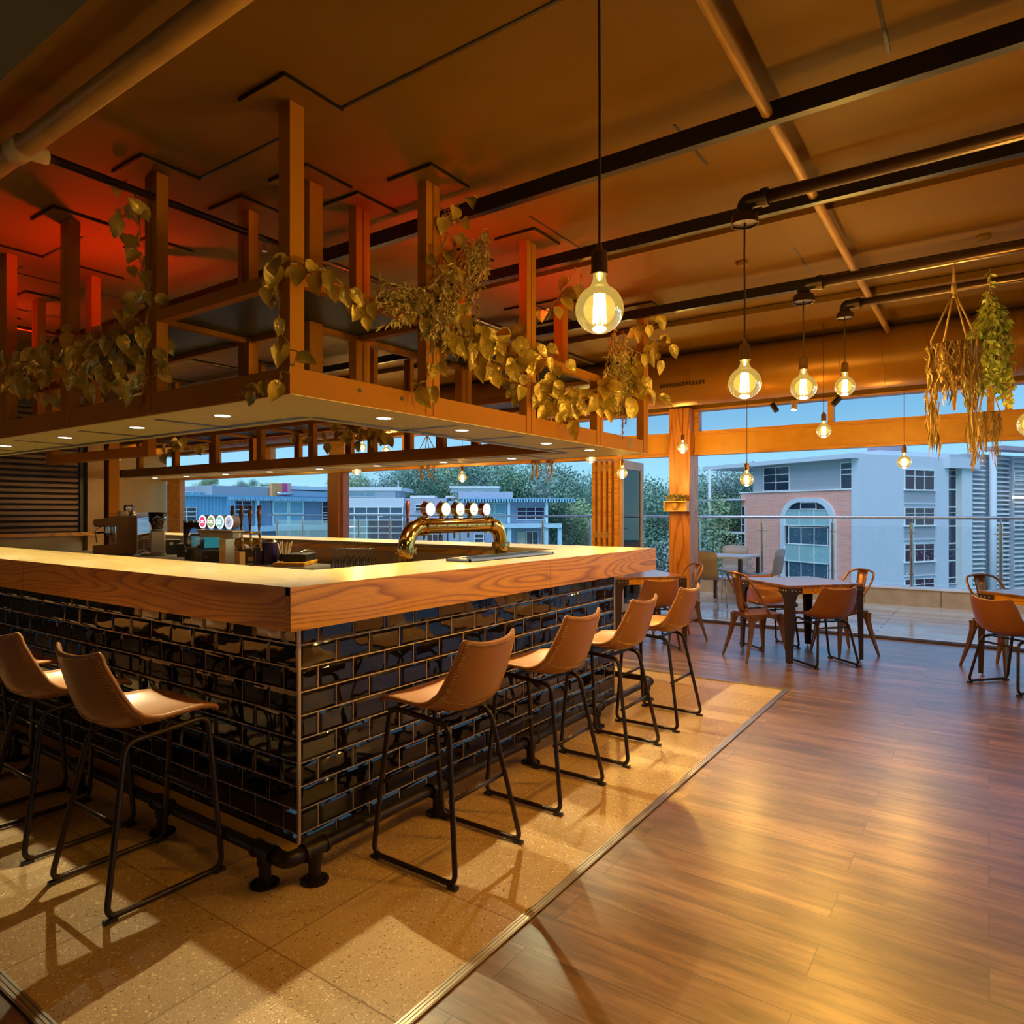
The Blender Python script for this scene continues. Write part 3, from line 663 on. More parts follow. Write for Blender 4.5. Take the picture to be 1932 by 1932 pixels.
pendant(Vector((p3.x, p3.y, H+(966-731)/F*3.45)), p3.z+.02, 'middle one of three bulbs hanging from pipes in a row', 30)
pendant(Vector((p4.x, p4.y, H+(966-729)/F*4.45)), p4.z+.02, 'smallest looking bulb of the row hanging from pipes', 30)
far = [(1554, 813, 6.1, 'bulb on a cord in front of the lintel right of the pillar'), (1409, 905, 6.5, 'low bulb in front of the pink brick building'),
       (1706, 872, 6.6, 'low bulb in front of the grey building wall'), (1288, 845, 8.0, 'bulb hanging against the pine pillar'),
       (1174, 893, 8.1, 'bulb beside the folded doors left of the pillar'), (1948, 800, 3.3, 'bulb cut by the right edge of the picture'),
       (872, 901, 9.6, 'bulb hanging in front of the trees over the brass tap'), (673, 888, 9.4, 'bulb flaring under the far canopy beside the mullion'),
       (1115, 864, 8.3, 'bulb just below the right end of the canopy'), (729, 851, 10.5, 'small bulb seen through the far canopy frame')]
for px, py, d, lb in far: pend(px, py, d, CZ, lb, 26, far=d > 5)
# bulbs beside and behind the camera; left and far-left ones are added fill
for x, y, e_, lb in ((1.2, -1.8, 6, 'bulb hanging close beside the camera, outside the picture'), (3.4, -2.4, 22, 'second bulb outside the right edge of the picture'), (5.6, -2.6, 26, 'third bulb outside the right edge of the picture'), (-2.0, 4.2, 13, 'added fill bulb behind the left edge of the picture'), (7.6, -4.5, 26, 'bulb by the windows outside the right edge'),
                  (6.4, 13.6, 60, 'added fill bulb in the far left passage hidden by the canopy'), (7.6, 8.2, 26, 'added fill bulb over the passage behind the far bar run')): pendant(Vector((x, y, 2.45)), CZ, lb, e_, far=True)
# red accent lamps standing on the canopy
for x, y, e_, lb in ((2.12, 6.6, 40, 'red glowing uplight far along the left canopy run'), (2.05, 4.55, 42, 'red glowing uplight on the left canopy run'), (4.2, 2.52, 26, 'red glowing uplight on the right canopy run among the leaves'), (3.05, 2.6, 20, 'red glowing uplight on the canopy board near the corner')):
    t_ = thing('red_uplight', lb, 'uplight', (x, y, RZ1-.015), 0, 'red uplights on the canopy')
    MB().cyl((0, 0, 0), .035, .03, 16).build('housing', BLACK, t_); MB().cyl((0, 0, .03), .03, .004, 16).build('lens', emis('red_lens', (1, .05, .01), 6), t_)
    l = bpy.data.lights.new('red_light', 'SPOT'); l.energy = e_; l.color = (1, .045, .005); l.spot_size = math.radians(165); l.spot_blend = .8; l.shadow_soft_size = .04
    o = bpy.data.objects.new('red_light', l); C.objects.link(o); o.parent = t_; o.location = (0, 0, .05); o.rotation_euler = (PI, 0, 0)
# ---------------------------------------------------------------- bucket seats (bar stools and dining chairs)
def crom(a, b, c, d, t):
    return .5*((2*b)+(-a+c)*t+(2*a-5*b+4*c-d)*t*t+(-a+3*b-3*c+d)*t*t*t)
PROF = [  # y, z, half width, lift
    (.225, -.010, .165, .000), (.205, .004, .178, .004), (.13, .006, .198, .018), (.04, -.008, .212, .034), (-.05, -.022, .218, .052), (-.125, -.012, .216, .068),
    (-.172, .024, .208, .070), (-.196, .074, .200, .064), (-.214, .13, .192, .054), (-.230, .191, .182, .044), (-.241, .239, .171, .036), (-.247, .260, .160, .032)]
def shell_pt(t, s, W=1.0, out=0.0):
    n = len(PROF)-1; u = max(0, min(.99999, t))*n; i = int(u); f = u-i
    g = lambda k: PROF[max(0, min(n, k))]
    a, b, c, d = g(i-1), g(i), g(i+1), g(i+2)
    y, z, w, l = (crom(a[j], b[j], c[j], d[j], f) for j in range(4))
    e_ = .01
    y2, z2 = (crom(a[j], b[j], c[j], d[j], min(1, f+e_)) for j in range(2)); y1, z1 = (crom(a[j], b[j], c[j], d[j], max(0, f-e_)) for j in range(2))
    ty, tz = y2-y1, z2-z1; L = math.hypot(ty, tz) or 1; ty /= L; tz /= L
    ny, nz_ = tz, -ty                     # inner side, towards the sitter
    k = abs(s)**2.4*l
    # wings: the upper corners stay a little higher than the middle
    return Vector((s*w*W, y+ny*(k-out), z+nz_*(k-out)+(.012*abs(s)**3 if t > .9 else 0)))
def make_shell(parent, z0, W=1.0, mt=None, stitched=True):
    NT, NS = 40, 18; b = MB(); vs_ = []
    for i in range(NT+1):
        for j in range(NS+1):
            s = -1+2*j/NS; vs_.append(shell_pt(i/NT, s, W)+Vector((0, 0, z0)))
    b.add(vs_, [(i*(NS+1)+j, i*(NS+1)+j+1, (i+1)*(NS+1)+j+1, (i+1)*(NS+1)+j) for i in range(NT) for j in range(NS)])
    o = b.build('seat_shell', mt or LEATHER, parent, smooth=True); md = o.modifiers.new('thickness', 'SOLIDIFY'); md.thickness = .017; md.offset = 0
    rim = [(i/NT, -1) for i in range(NT+1)]+[(1, -1+2*j/NS) for j in range(1, NS+1)]+[(i/NT, 1) for i in range(NT-1, -1, -1)]+[(0, 1-2*j/NS) for j in range(1, NS)]
    MB().tube([shell_pt(t, s, W)+Vector((0, 0, z0)) for t, s in rim], .0088, 8, closed=True).build('rim_piping', mt or LEATHER, parent, smooth=True)
    if stitched:
        b = MB()
        def zig(path, inset_axis):
            pts = []
            for k, (t, s, s2, t2) in enumerate(path): pts.append(shell_pt(t if k % 2 else t2, s if k % 2 else s2, W, .0115)+Vector((0, 0, z0)))
            b.tube(pts, .0013, 4, cap=False)
        nS = 96
        zig([(k/nS*.995, -.985, -.90, k/nS*.995) for k in range(nS+1)], 0); zig([(k/nS*.995, .985, .90, k/nS*.995) for k in range(nS+1)], 0)
        zig([(.995, -1+2*k/60, -1+2*k/60, .972) for k in range(61)], 0)
        tl = 5.9/11
        zig([(tl-.010, -.92+1.84*k/70, -.92+1.84*k/70, tl+.008) for k in range(71)], 0)
        b.build('stitching', THREAD, parent)
    else:
        tl = 5.9/11
        MB().tube([shell_pt(tl, -.95+1.9*k/20, W, .0095)+Vector((0, 0, z0)) for k in range(21)], .0018, 4, cap=False).build('seam', LEATHER, parent)
def make_sled(name, label, cat, zt, z0, foot, W=1.0, group=None, bars=True, mt=None, stitched=True):
    t_ = thing(name, label, cat, (0, 0, 0), 0, group); hx = .2175; r = .0108
    for sx in (-1, 1):
        b = MB(); tx = sx*(.135 if bars else .16)
        yb, yf = (-.115, .205) if bars else (-.13, .19)
        loop = [(sx*hx, -foot, .0165), (tx, yb, zt-.012), (tx, yf, zt+.012), (sx*hx, foot, .0165)]
        pts = loop+[loop[0]]
        # closed rounded trapezoid
        cl = []; L = [Vector(p) for p in loop]
        for i in range(4):
            a, q, c = L[i-1], L[i], L[(i+1) % 4]; u = (a-q).normalized(); v = (c-q).normalized(); k = .045
            for j in range(7): tt = j/6; cl.append((q+u*k)*(1-tt)**2+q*2*tt*(1-tt)+(q+v*k)*tt*tt)
        b.tube(cl, r, 10, closed=True); b.build('side_frame', STOOLM, t_, smooth=True)
        for sy in (-1, 1):
            f = MB(); y = sy*(foot-.035); f.box(sx*hx-.011, sx*hx+.011, min(y, sy*foot+sy*.008), max(y, sy*foot+sy*.008), 0, .013); f.build('foot_pad', BLK, t_)
    zb = .30 if bars else zt-.05; fx = hx-(hx-.135)*(zb/zt) if bars else .165
    for sy in (-1, 1):
        yy = foot-.01+((.205 if sy > 0 else .115)-foot)*(zb/zt) if bars else (.19 if sy > 0 else .13)
        MB().tube([(-fx, sy*yy, zb), (fx, sy*yy, zb)], .0092, 8).build('footrest' if sy > 0 and bars else 'crossbar', STOOLM, t_, smooth=True)
    for y in (-.06, .12): MB().box(-.14, .14, y-.012, y+.012, zt-.006, zt+.004).build('seat_bracket', BLACK, t_)
    make_shell(t_, z0, W, mt, stitched)
    return t_
GS = 'leather bar stools along the tiled bar'
st0 = make_sled('bar_stool', 'nearest leather bar stool on the right side of the bar, its back to the camera', 'bar stool', .588, .640, .2175, 1.0, GS)
st0.location = (2.2, 1.856, .0041)
for x, lb in ((2.965, 'second leather stool from the bar corner on the right side'), (3.695, 'third leather stool from the bar corner on the right side'), (4.43, 'farthest leather stool on the right side beside the end of the foot rail')):
    dup(st0, (x, 1.854, .0041), 0, lb, GS)
for y, lb in ((2.705, 'dark lit leather stool nearest the bar corner on the left side'), (3.395, 'leather stool partly cut by the left edge, second from the corner'), (4.08, 'third leather stool on the left side showing only seat and legs'), (4.8, 'fourth leather stool on the left side mostly outside the picture')):
    dup(st0, (1.350, y, .0041), -PI/2, lb, GS)

# ---------------------------------------------------------------- dining bucket chairs
GC = 'chestnut bucket chairs at the dining tables'
ch0 = make_sled('dining_chair', 'chestnut bucket chair facing away from the camera at the middle table', 'chair', .405, .455, .20, 1.06, GC, bars=False, mt=LEATHER2, stitched=False)
TA = math.radians(48); U = Vector((math.cos(TA), math.sin(TA), 0)); V_ = Vector((-math.sin(TA), math.cos(TA), 0))
def rz_face(d): return math.atan2(d.y, d.x)-PI/2      # local +y looks along d
c1, c2, c3 = Vector((7.18, 1.54, 0)), Vector((7.22, -.49, 0)), Vector((7.0, 3.2, 0))
ch0.location = c1-U*.36; ch0.rotation_euler = (0, 0, rz_face(U))
dup(ch0, c1+U*.50, rz_face(-U), 'chestnut bucket chair behind the middle table facing the camera', GC)
dup(ch0, c2+V_*.50, rz_face(-V_), 'chestnut bucket chair with its rounded back towards the camera at the right edge table', GC)
dup(ch0, c3-U*.42, rz_face(U), 'chestnut bucket chair at the table in front of the pine pillar', GC)
dup(ch0, c3+V_*.55, rz_face(-V_), 'bucket chair half hidden behind the tiled end of the bar', GC)

# ---------------------------------------------------------------- pressed metal cafe chairs
def make_metal_chair(label):
    t_ = thing('metal_chair', label, 'chair', (0, 0, 0), 0, 'bronze sheet metal chairs at the dining tables')
    b = MB(); n = 8; pts = []
    hw, hd, r = .185, .18, .05
    for cx, cy, a0 in ((hw-r, hd-r, 0), (-hw+r, hd-r, 1), (-hw+r, -hd+r, 2), (hw-r, -hd+r, 3)):
        for k in range(n+1): a = (a0+k/n)*PI/2; pts.append(((cx+r*math.cos(a))*(1-.08*((cy < 0))), cy+r*math.sin(a)))
    b.prism(pts, .432, .452); b.build('seat', BRONZE, t_, bevel=.006)
    def leg(sx, sy):
        b = MB(); rings = []
        prof = [(.43, .075, .060), (.40, .062, .05), (.34, .044, .036), (.20, .034, .028), (.06, .024, .020), (.012, .019, .016)]
        for z, w, d in prof:
            k = (.432-z)/.432; cx = sx*(.150+.055*k+(.0 if z > .1 else .004)); cy = sy*(.145+(.065 if sy > 0 else .10)*k**(1 if sy > 0 else 1.4))
            rings.append([(cx-w/2, cy-d/2, z), (cx, cy-d/2*.6, z), (cx+w/2, cy-d/2, z), (cx+w/2, cy+d/2, z), (cx, cy+d/2*.6, z), (cx-w/2, cy+d/2, z)])
        v = [q for r_ in rings for q in r_]; m_ = len(rings)
        b.add(v, [(i*6+k, i*6+(k+1) % 6, (i+1)*6+(k+1) % 6, (i+1)*6+k) for i in range(m_-1) for k in range(6)]+[tuple(range(6)), tuple((m_-1)*6+k for k in range(5, -1, -1))])
        b.tube([(cx, cy, .012), (cx, cy, 0)], .012, 8)
        b.build('leg', BRONZE, t_, auto=True)
    for sx in (-1, 1):
        for sy in (-1, 1): leg(sx, sy)
    b = MB()          # apron arches
    for a_, q_ in (((-.15, .165), (.15, .165)), ((-.15, -.165), (.15, -.165)), ((-.17, -.15), (-.17, .15)), ((.17, -.15), (.17, .15))):
        p0, p1 = Vector((*a_, 0)), Vector((*q_, 0)); vv = []
        for k in range(9):
            u = k/8; c_ = p0.lerp(p1, u); drop = .075-.055*math.sin(PI*u); vv += [(c_.x, c_.y, .434), (c_.x, c_.y, .434-drop)]
        b.add(vv, [(2*k, 2*k+2, 2*k+3, 2*k+1) for k in range(8)])
    b.build('apron', BRONZE, t_, solid=.003)
    hoop = fillet([(-.178, .02, .45), (-.185, -.02, .52), (-.195, -.17, .73), (-.17, -.225, .815), (-.06, -.245, .838), (.06, -.245, .838), (.17, -.225, .815), (.195, -.17, .73), (.185, -.02, .52), (.178, .02, .45)], .07, 5)
    MB().tube(hoop, .0105, 10).build('back_hoop', BRONZE, t_, smooth=True)
    b = MB(); vv = []; sp = [(-.165, .45, .048), (-.19, .52, .052), (-.205, .64, .060), (-.225, .75, .066), (-.243, .832, .070)]
    for y, z, w in sp: vv += [(-w, y+.006, z), (-w*.45, y-.006, z), (w*.45, y-.006, z), (w, y+.006, z)]
    b.add(vv, [(4*i+k, 4*i+k+1, 4*i+k+5, 4*i+k+4) for i in range(4) for k in range(3)]); b.build('back_splat', BRONZE, t_, smooth=True, solid=.003)
    MB().box(-.022, .022, -.243, -.238, .775, .783).build('grip_slot', BLACK, t_)
    return t_
mc0 = make_metal_chair('bronze metal chair with hoop back on the left of the middle table')
mc0.location = c1+V_*.47; mc0.rotation_euler = (0, 0, rz_face(-V_))
for p_, d_, lb in ((c1-V_*.50, V_, 'bronze metal chair behind the right corner of the middle table'), (c2+U*.52, -U, 'metal chair with yellow lit splat behind the right edge table'),
                   (c3-V_*.50, V_, 'metal chair in front of the pine pillar foot')):
    dup(mc0, p_, rz_face(d_), lb)

# ---------------------------------------------------------------- square dining tables
def make_table(label):
    t_ = thing('dining_table', label, 'table', (0, 0, 0), 0, 'square wooden dining tables on dark steel legs'); h = .4
    MB().box(-h, h, -h, h, .718, .742).build('tabletop', wood('dark_walnut', (.16, .065, .03), (.34, .16, .075), 'X', .22, 10, .5), t_, bevel=.004)
    b = MB()
    for s in (-1, 1): b.box(-h+.008, h-.008, s*(h-.02)-.012, s*(h-.02)+.012, .66, .717); b.box(s*(h-.02)-.012, s*(h-.02)+.012, -h+.032, h-.032, .66, .717)
    b.build('apron', WOOD_X, t_)
    for sx in (-1, 1):
        for sy in (-1, 1):
            b = MB()      # folded steel angle: wide bracket at the apron, tapering to the foot
            for ax in (0, 1):
                prof = [(.0, .715), (.145, .715), (.145, .668), (.10, .655), (.075, .60), (.068, .5), (.045, .025), (.0, .025)]
                vv = []
                for u, z in prof:
                    for th in (0, .005):
                        a, c = h+.001-u, h+.002-th
                        vv.append((sx*a, sy*c, z) if ax == 0 else (sx*c, sy*a, z))
                n = len(prof); f = [(2*i, 2*((i+1) % n), 2*((i+1) % n)+1, 2*i+1) for i in range(n)]+[tuple(range(0, 2*n, 2)), tuple(range(2*n-1, 0, -2))]
                b.add(vv, f)
            o = b.build('leg', DARKSTEEL, t_)
            r_ = MB()
            for u in (.022, .06, .1):
                r_.ball((sx*(h-u-.01), sy*(h+.004), .69), .0085, 8); r_.ball((sx*(h+.004), sy*(h-u-.01), .69), .0085, 8)
            r_.build('rivets', STEEL, o, smooth=True)['kind'] = 'stuff'
            f_ = MB(); f_.cyl((sx*(h-.02), sy*(h-.02), 0), .017, .008, 12); f_.cyl((sx*(h-.02), sy*(h-.02), .008), .006, .03, 8); f_.build('levelling_foot', STEEL, o)
    return t_
tb0 = make_table('middle square dining table with riveted steel legs'); tb0.location = c1; tb0.rotation_euler = (0, 0, TA)
dup(tb0, c2, TA, 'square dining table cut by the right edge of the picture')
dup(tb0, c3, TA, 'square dining table in front of the pine pillar beside the bar')

# ---------------------------------------------------------------- terrace furniture
GREYP = mat('greige_plastic', (.30, .26, .22), .45)
def make_terrace_chair(label):
    t_ = thing('terrace_chair', label, 'chair', (0, 0, 0), 0, 'plastic chairs on the terrace')
    b = MB(); NT, NS = 14, 8; vv = []
    pr = [(.22, .45), (.1, .445), (-.1, .44), (-.19, .46), (-.225, .55), (-.25, .72), (-.27, .86)]
    for y, z in pr:
        for j in range(NS+1):
            s = -1+2*j/NS; w = .22 if z < .5 else .215-.02*(z-.5); k = .02*abs(s)**2
            vv.append((s*w, y+(k if z > .5 else 0), z+(k if z < .5 else (-.03*abs(s)**4 if z > .8 else 0))))
    b.add(vv, [(i*(NS+1)+j, i*(NS+1)+j+1, (i+1)*(NS+1)+j+1, (i+1)*(NS+1)+j) for i in range(len(pr)-1) for j in range(NS)])
    o = b.build('seat_shell', GREYP, t_, smooth=True, solid=.012)
    for sx in (-1, 1):
        for sy in (-1, 1): MB().tube([(sx*.19, sy*.17, .44), (sx*.215, sy*.215, 0)], .011, 8).build('leg', STEEL, t_, smooth=True)
    return t_
to = at(1368, 1146, z=0); 
tt_ = thing('terrace_table', 'pale terrace table standing outside beyond the window track', 'table', (10.75, 3.37, 0), -.1, 'terrace tables')
MB().box(-.38, .38, -.38, .38, .715, .745).build('tabletop', mat('pale_worn_top', (.55, .50, .46), .4), tt_, bevel=.004)
for sx in (-1, 1):
    for sy in (-1, 1): MB().box(sx*.35-.025, sx*.35+.025, sy*.35-.025, sy*.35+.025, 0, .715).build('leg', DARKSTEEL, tt_)
tc0 = make_terrace_chair('greige plastic terrace chair with its back to the camera'); tc0.location = (9.86, 3.37, 0); tc0.rotation_euler = (0, 0, -PI/2)
dup(tc0, (10.87, 2.84, 0), -.1, 'plastic terrace chair turned side on at the right of the terrace table')
dup(tc0, (11.42, 3.5, 0), PI/2+.1, 'plastic terrace chair on the far side of the terrace table')
# ---------------------------------------------------------------- brass tap bridge on the right run
BT = thing('brass_beer_tap', 'polished brass pipe bridge beer tap with five lit round badges on the bar', 'beer tap', (0, 0, 0))
yb = OY+CWD+.10; x1, x2 = at(766, 1000, Y=yb).x, at(945, 1000, Y=yb).x; zt = 1.333; R_ = .049
pt = fillet([(x1, yb, .90), (x1, yb, zt), (x2, yb, zt), (x2, yb, .90)], .155, 14)
MB().tube(pt, R_, 28).build('pipe_body', BRASS, BT, smooth=True)
for x in (x1, x2):
    b = MB(); b.tube([(x, yb, 1.178), (x, yb, 1.186)], .064, 28); b.tube([(x, yb, 1.188), (x, yb, 1.196)], .064, 28)
    for k in range(8):
        a = 2*PI*k/8; b.tube([(x+.058*math.cos(a), yb+.058*math.sin(a), 1.168), (x+.058*math.cos(a), yb+.058*math.sin(a), 1.206)], .006, 8)
    b.build('bolted_flange', BRASS, BT, auto=True)
for x in (x1+.152, x2-.152):
    b = MB(); b.tube([(x-.012, yb, zt), (x-.003, yb, zt)], .060, 28); b.tube([(x+.001, yb, zt), (x+.01, yb, zt)], .060, 28)
    for k in range(8):
        a = 2*PI*k/8+.3; b.tube([(x-.02, yb+.055*math.cos(a), zt+.055*math.sin(a)), (x+.018, yb+.055*math.cos(a), zt+.055*math.sin(a))], .0055, 8)
    b.build('bolted_flange', BRASS, BT, auto=True)
b = MB()
for k in range(6):
    x = x1+.23+(x2-x1-.46)*k/5
    b.tube([(x, yb-.047, zt), (x, yb-.056, zt)], .006, 8)
b.build('bolt', BRASS, BT, auto=True)
FROST = emis('lit_badge_face', (1, .96, .90), 1.7); GREYL = mat('badge_grey_print', (.30, .30, .33), .5); GOLDL = mat('badge_gold_print', (.8, .42, .12), .4)
bx = [at(p_, 957, Y=yb-.01).x for p_ in (808.7, 838, 865, 891, 915)]
pr_ = [('C', 'B', 'C'), ('JACK', 'BLACK'), ('LAGER',), ('PILSNER', 'BREWERY'), ('PALE', 'ALE')]
for i, x in enumerate(bx):
    z = zt+.105; 
    b = MB(); Mx = Matrix.Rotation(PI/2, 4, 'X')
    b.tube([(x, yb, zt+.045), (x, yb, z-.035)], .008, 10); b.tube([(x, yb+.022, z), (x, yb-.022, z)], .043, 28); b.tube([(x, yb-.018, z), (x, yb-.026, z)], .0455, 28)
    bd = b.build('badge', COPPER if i in (0, 4) else BRASS, BT, auto=True)
    MB().tube([(x, yb-.0262, z), (x, yb-.0275, z)], .0395, 28).build('badge_face', FROST, bd)
    if i == 1:
        MB().box(x-.033, x+.033, yb-.0285, yb-.0277, z-.004, z-.001).build('printed_line', GREYL, bd)
    if i in (1, 3, 4):
        for j, w in enumerate(('GOLD', 'BREW') if i == 3 else ('CBC',) if i == 1 else ('PALE ALE',)):
            text(w, .018 if i == 1 else .012, Matrix.Translation((x, yb-.0285, z-.016*j-(.013 if i == 1 else 0)))@Matrix.Rotation(PI/2, 4, 'X'), GREYL, bd)
    if i == 2: MB().prism([(x+.017*math.cos(a), z-.012+.011*math.sin(a)) for a in [PI+PI*k/10 for k in range(11)]], 0, .001, Matrix(((1, 0, 0, 0), (0, 0, -1, yb-.0277), (0, 1, 0, 0), (0, 0, 0, 1)))).build('printed_mark', GOLDL, bd)
HAND = mat('dark_red_handle', (.10, .02, .012), .18, coat=.5)
for i, x in enumerate([at(p_, 970, Y=yb+.09).x for p_ in (768, 800, 830, 857, 883)]):
    b = MB(); b.lathe([(1e-4, 0), (.009, 0), (.008, .02), (.013, .06), (.015, .09), (.011, .115), (1e-4, .12)], (x, yb+.085, zt+.04), 14); o = b.build('tap_handle', HAND, BT, smooth=True)
    MB().tube([(x, yb+.04, zt), (x, yb+.085, zt), (x, yb+.085, zt+.04)], .010, 10).tube([(x, yb+.085, zt), (x, yb+.09, zt-.09)], .007, 8).build('faucet', CHROME, BT, smooth=True)
dt = thing('drip_tray', 'flat steel drip tray lying on the bar top beside the brass tap', 'drip tray', (0, 0, 0))
ta, tb_ = at(864, 1060, z=1.13), at(995, 1048, z=1.13)
b = MB(); ya, ybb = OY+.24, OY+.42; xa = at(864, 1060, z=1.13).x; xb = xa+.92
b.box(xa, xb, ya, ya+.01, 1.1302, 1.148); b.box(xa, xb, ybb-.01, ybb, 1.1302, 1.148); b.box(xa, xa+.01, ya, ybb, 1.1302, 1.148); b.box(xb-.01, xb, ya, ybb, 1.1302, 1.148); b.box(xa, xb, ya, ybb, 1.1302, 1.134)
b.build('tray_body', STEEL, dt)
b = MB()
for k in range(40): x = xa+.02+(xb-xa-.04)*k/39; b.box(x, x+.008, ya+.012, ybb-.012, 1.138, 1.143)
b.build('grille', mat('dark_grille', (.08, .08, .09), .3, metal=.8), dt)

# ---------------------------------------------------------------- tee tap tower with four coloured badges
TP = at(428, 1000, d=4.5); tx, ty = TP.x, TP.y; rz = 0.0
TT = thing('tee_beer_tap', 'brushed tee shaped beer tap with pink, green, mint and white round badges', 'beer tap', (tx, ty, .90), -PI/2+rz)
# local x runs along the badges; badges face local -y (towards the left-hand customers)
BZ = .40
b = MB(); b.box(-.035, .035, -.035, .035, 0, BZ-.05); b.build('column', mat('champagne_steel', (.85, .60, .32), .22, metal=1), TT, bevel=.006)
b = MB(); b.prism([(-.27, -.03), (.12, -.03), (.14, 0), (.12, .03), (-.27, .03), (-.29, 0)], BZ-.05, BZ-.012); b.prism([(-.28, -.045), (.13, -.045), (.13, .045), (-.28, .045)], BZ-.012, BZ+.004)
b.build('cross_bar', mat('champagne_steel', (.85, .60, .32), .22, metal=1), TT, bevel=.004)
cols = [('C B C', (.90, .09, .22)), ('CBC', (.36, .50, .20)), ('TRUE\nPALE', (.22, .66, .55)), ('57', (.55, .55, .72))]
for i, (w, c) in enumerate(cols):
    x = -.23+.1015*i; z = BZ+.054
    b = MB(); b.tube([(x, -.03, z), (x, .02, z)], .0435, 28); b.tube([(x, -.0, BZ), (x, -.0, z-.045)], .012, 10)
    bd = b.build('badge', mat('violet_grey_plastic', (.25, .24, .42), .4), TT, auto=True)
    MB().tube([(x, -.0302, z), (x, -.034, z)], .044, 32).build('badge_ring', emis('lit_white_ring', (1, .98, 1), 1.3), bd)
    MB().tube([(x, -.0342, z), (x, -.0352, z)], .035, 32).build('badge_face', emis('lit_badge_%d' % i, c, .95), bd)
    text(w.replace(' ', ''), .028 if i != 2 else .018, Matrix.Translation((x, -.036, z))@Matrix.Rotation(PI/2, 4, 'X'), emis('lit_print', (1, 1, 1), 1.4) if i < 3 else mat('badge_grey_print', (.3, .3, .33)), bd)
for i in range(4):
    x = -.25+.1015*i
    MB().lathe([(1e-4, 0), (.010, .002), (.009, .03), (.014, .07), (.016, .1), (.010, .118), (.015, .125), (.013, .14), (1e-4, .145)], (x+.02, .19, BZ+.02), 14).build('tap_handle', HAND, TT, smooth=True)
    MB().tube([(x+.02, .03, BZ-.02), (x+.02, .19, BZ-.02), (x+.02, .19, BZ+.03)], .009, 8).tube([(x+.02, .19, BZ-.02), (x+.02, .21, BZ-.14)], .008, 8).build('faucet', BRASS, TT, smooth=True)

# ---------------------------------------------------------------- espresso machine
g1, g2 = at(165, 1000, d=8.4), at(262, 1000, d=9.0)
EM = thing('espresso_machine', 'chrome and brown espresso machine at the far left end of the inner bench', 'espresso machine', (4.18, 8.76, BZT), math.radians(-128))
BRN = mat('brown_gloss_panel', (.22, .11, .05), .25, coat=.3)
# local: x width .72, y depth; front towards local -y
for s in (-1, 1):
    b2 = [(-.22, .02), (.24, .02), (.24, .46), (-.02, .46), (-.22, .42), (-.22, .36), (.02, .34), (.02, .14), (-.22, .12)]
    xx = s*.37; MB().prism([(q[0], q[1]) for q in b2], xx-.012, xx+.012, Matrix(((0, 0, 1, 0), (1, 0, 0, 0), (0, 1, 0, 0), (0, 0, 0, 1)))).build('side_panel', BRN, EM, bevel=.004)
b = MB(); b.box(-.355, .355, .0, .24, .05, .45); b.build('boiler_body', CHROME, EM, bevel=.006)
b = MB(); b.box(-.355, .355, -.24, .02, .03, .12); b.build('drip_tray', CHROME, EM, bevel=.01)
b = MB(); b.box(-.355, .355, -.22, .01, .34, .43); b.build('control_head', mat('glossy_black', (.015, .012, .012), .1), EM, bevel=.01)
b = MB()
for x in (-.2, 0, .2):
    b.tube([(x, -.11, .34), (x, -.11, .285)], .033, 16); b.tube([(x, -.11, .285), (x, -.11, .262)], .038, 16); b.tube([(x, -.11, .272), (x+.02, -.25, .262)], .011, 8); b.tube([(x, -.11, .262), (x-.015, -.12, .235)], .008, 8); b.tube([(x, -.11, .262), (x+.015, -.12, .235)], .008, 8)
b.build('group_head', CHROME, EM, auto=True)
b = MB()
for x in (-.32, .32): b.tube(fillet([(x, -.15, .34), (x, -.22, .30), (x*.97, -.20, .15)], .04, 4), .006, 8)
b.build('steam_wand', CHROME, EM, smooth=True)
b = MB(); b.box(-.35, .35, -.05, .23, .462, .468)
b.tube([(-.36, -.05, .50), (.36, -.05, .50)], .006, 6); b.tube([(-.36, .22, .50), (.36, .22, .50)], .006, 6); b.build('cup_rail', CHROME, EM)
b = MB(); [b.cyl((x, y, 0), .018, .035, 10) for x in (-.33, .33) for y in (-.18, .2)]; b.build('foot', CHROME, EM)
b = MB(); b.ball((-.381, .02, .25), .016, 8); b.ball((-.381, .10, .25), .016, 8); b.build('pilot_light', emis('blue_violet_led', (.35, .25, 1), 14), EM)
def cup(loc, label, rz=0):
    t_ = thing('coffee_cup', label, 'cup', loc, rz, 'cups on the espresso machine')
    MB().lathe([(1e-4, .055), (.02, .055), (.034, .04), (.042, .012), (.043, 0), (.040, 0), (.038, .012), (.03, .038), (1e-4, .05)], (0, 0, 0), 18).build('bowl', mat('cream_china', (.75, .55, .28), .3), t_, smooth=True)
    MB().tube(fillet([(.036, 0, .012), (.066, 0, .02), (.05, 0, .045), (.028, 0, .042)], .015, 4), .004, 6).build('handle', mat('cream_china', (.75, .55, .28), .3), t_, smooth=True); return t_
cm = Matrix.Translation((4.18, 8.76, BZT))@Matrix.Rotation(math.radians(-128), 4, 'Z')
c0 = None
for i, (x, lb) in enumerate(((-.27, 'upturned china cup at the right end of the espresso machine top'), (-.15, 'second upturned china cup on the espresso machine'), (.10, 'upturned china cup left of the glass jug'), (.20, 'upturned china cup near the left end of the machine top'), (.30, 'upturned china cup at the outer end of the machine top'))):
    w_ = cm @ Vector((x, .05, .4705))
    if c0 is None: c0 = cup(w_, lb)
    else: dup(c0, w_, i*1.3, lb)
w_ = cm @ Vector((-.03, .06, .4705)); j = thing('milk_jug', 'tall clear jug standing on top of the espresso machine', 'jug', w_)
MB().lathe([(1e-4, 0), (.05, 0), (.052, .10), (.048, .13), (.045, .13), (.048, .1), (.046, .008), (1e-4, .008)], (0, 0, 0), 20).build('glass_body', DRINKGLASS, j, smooth=True)
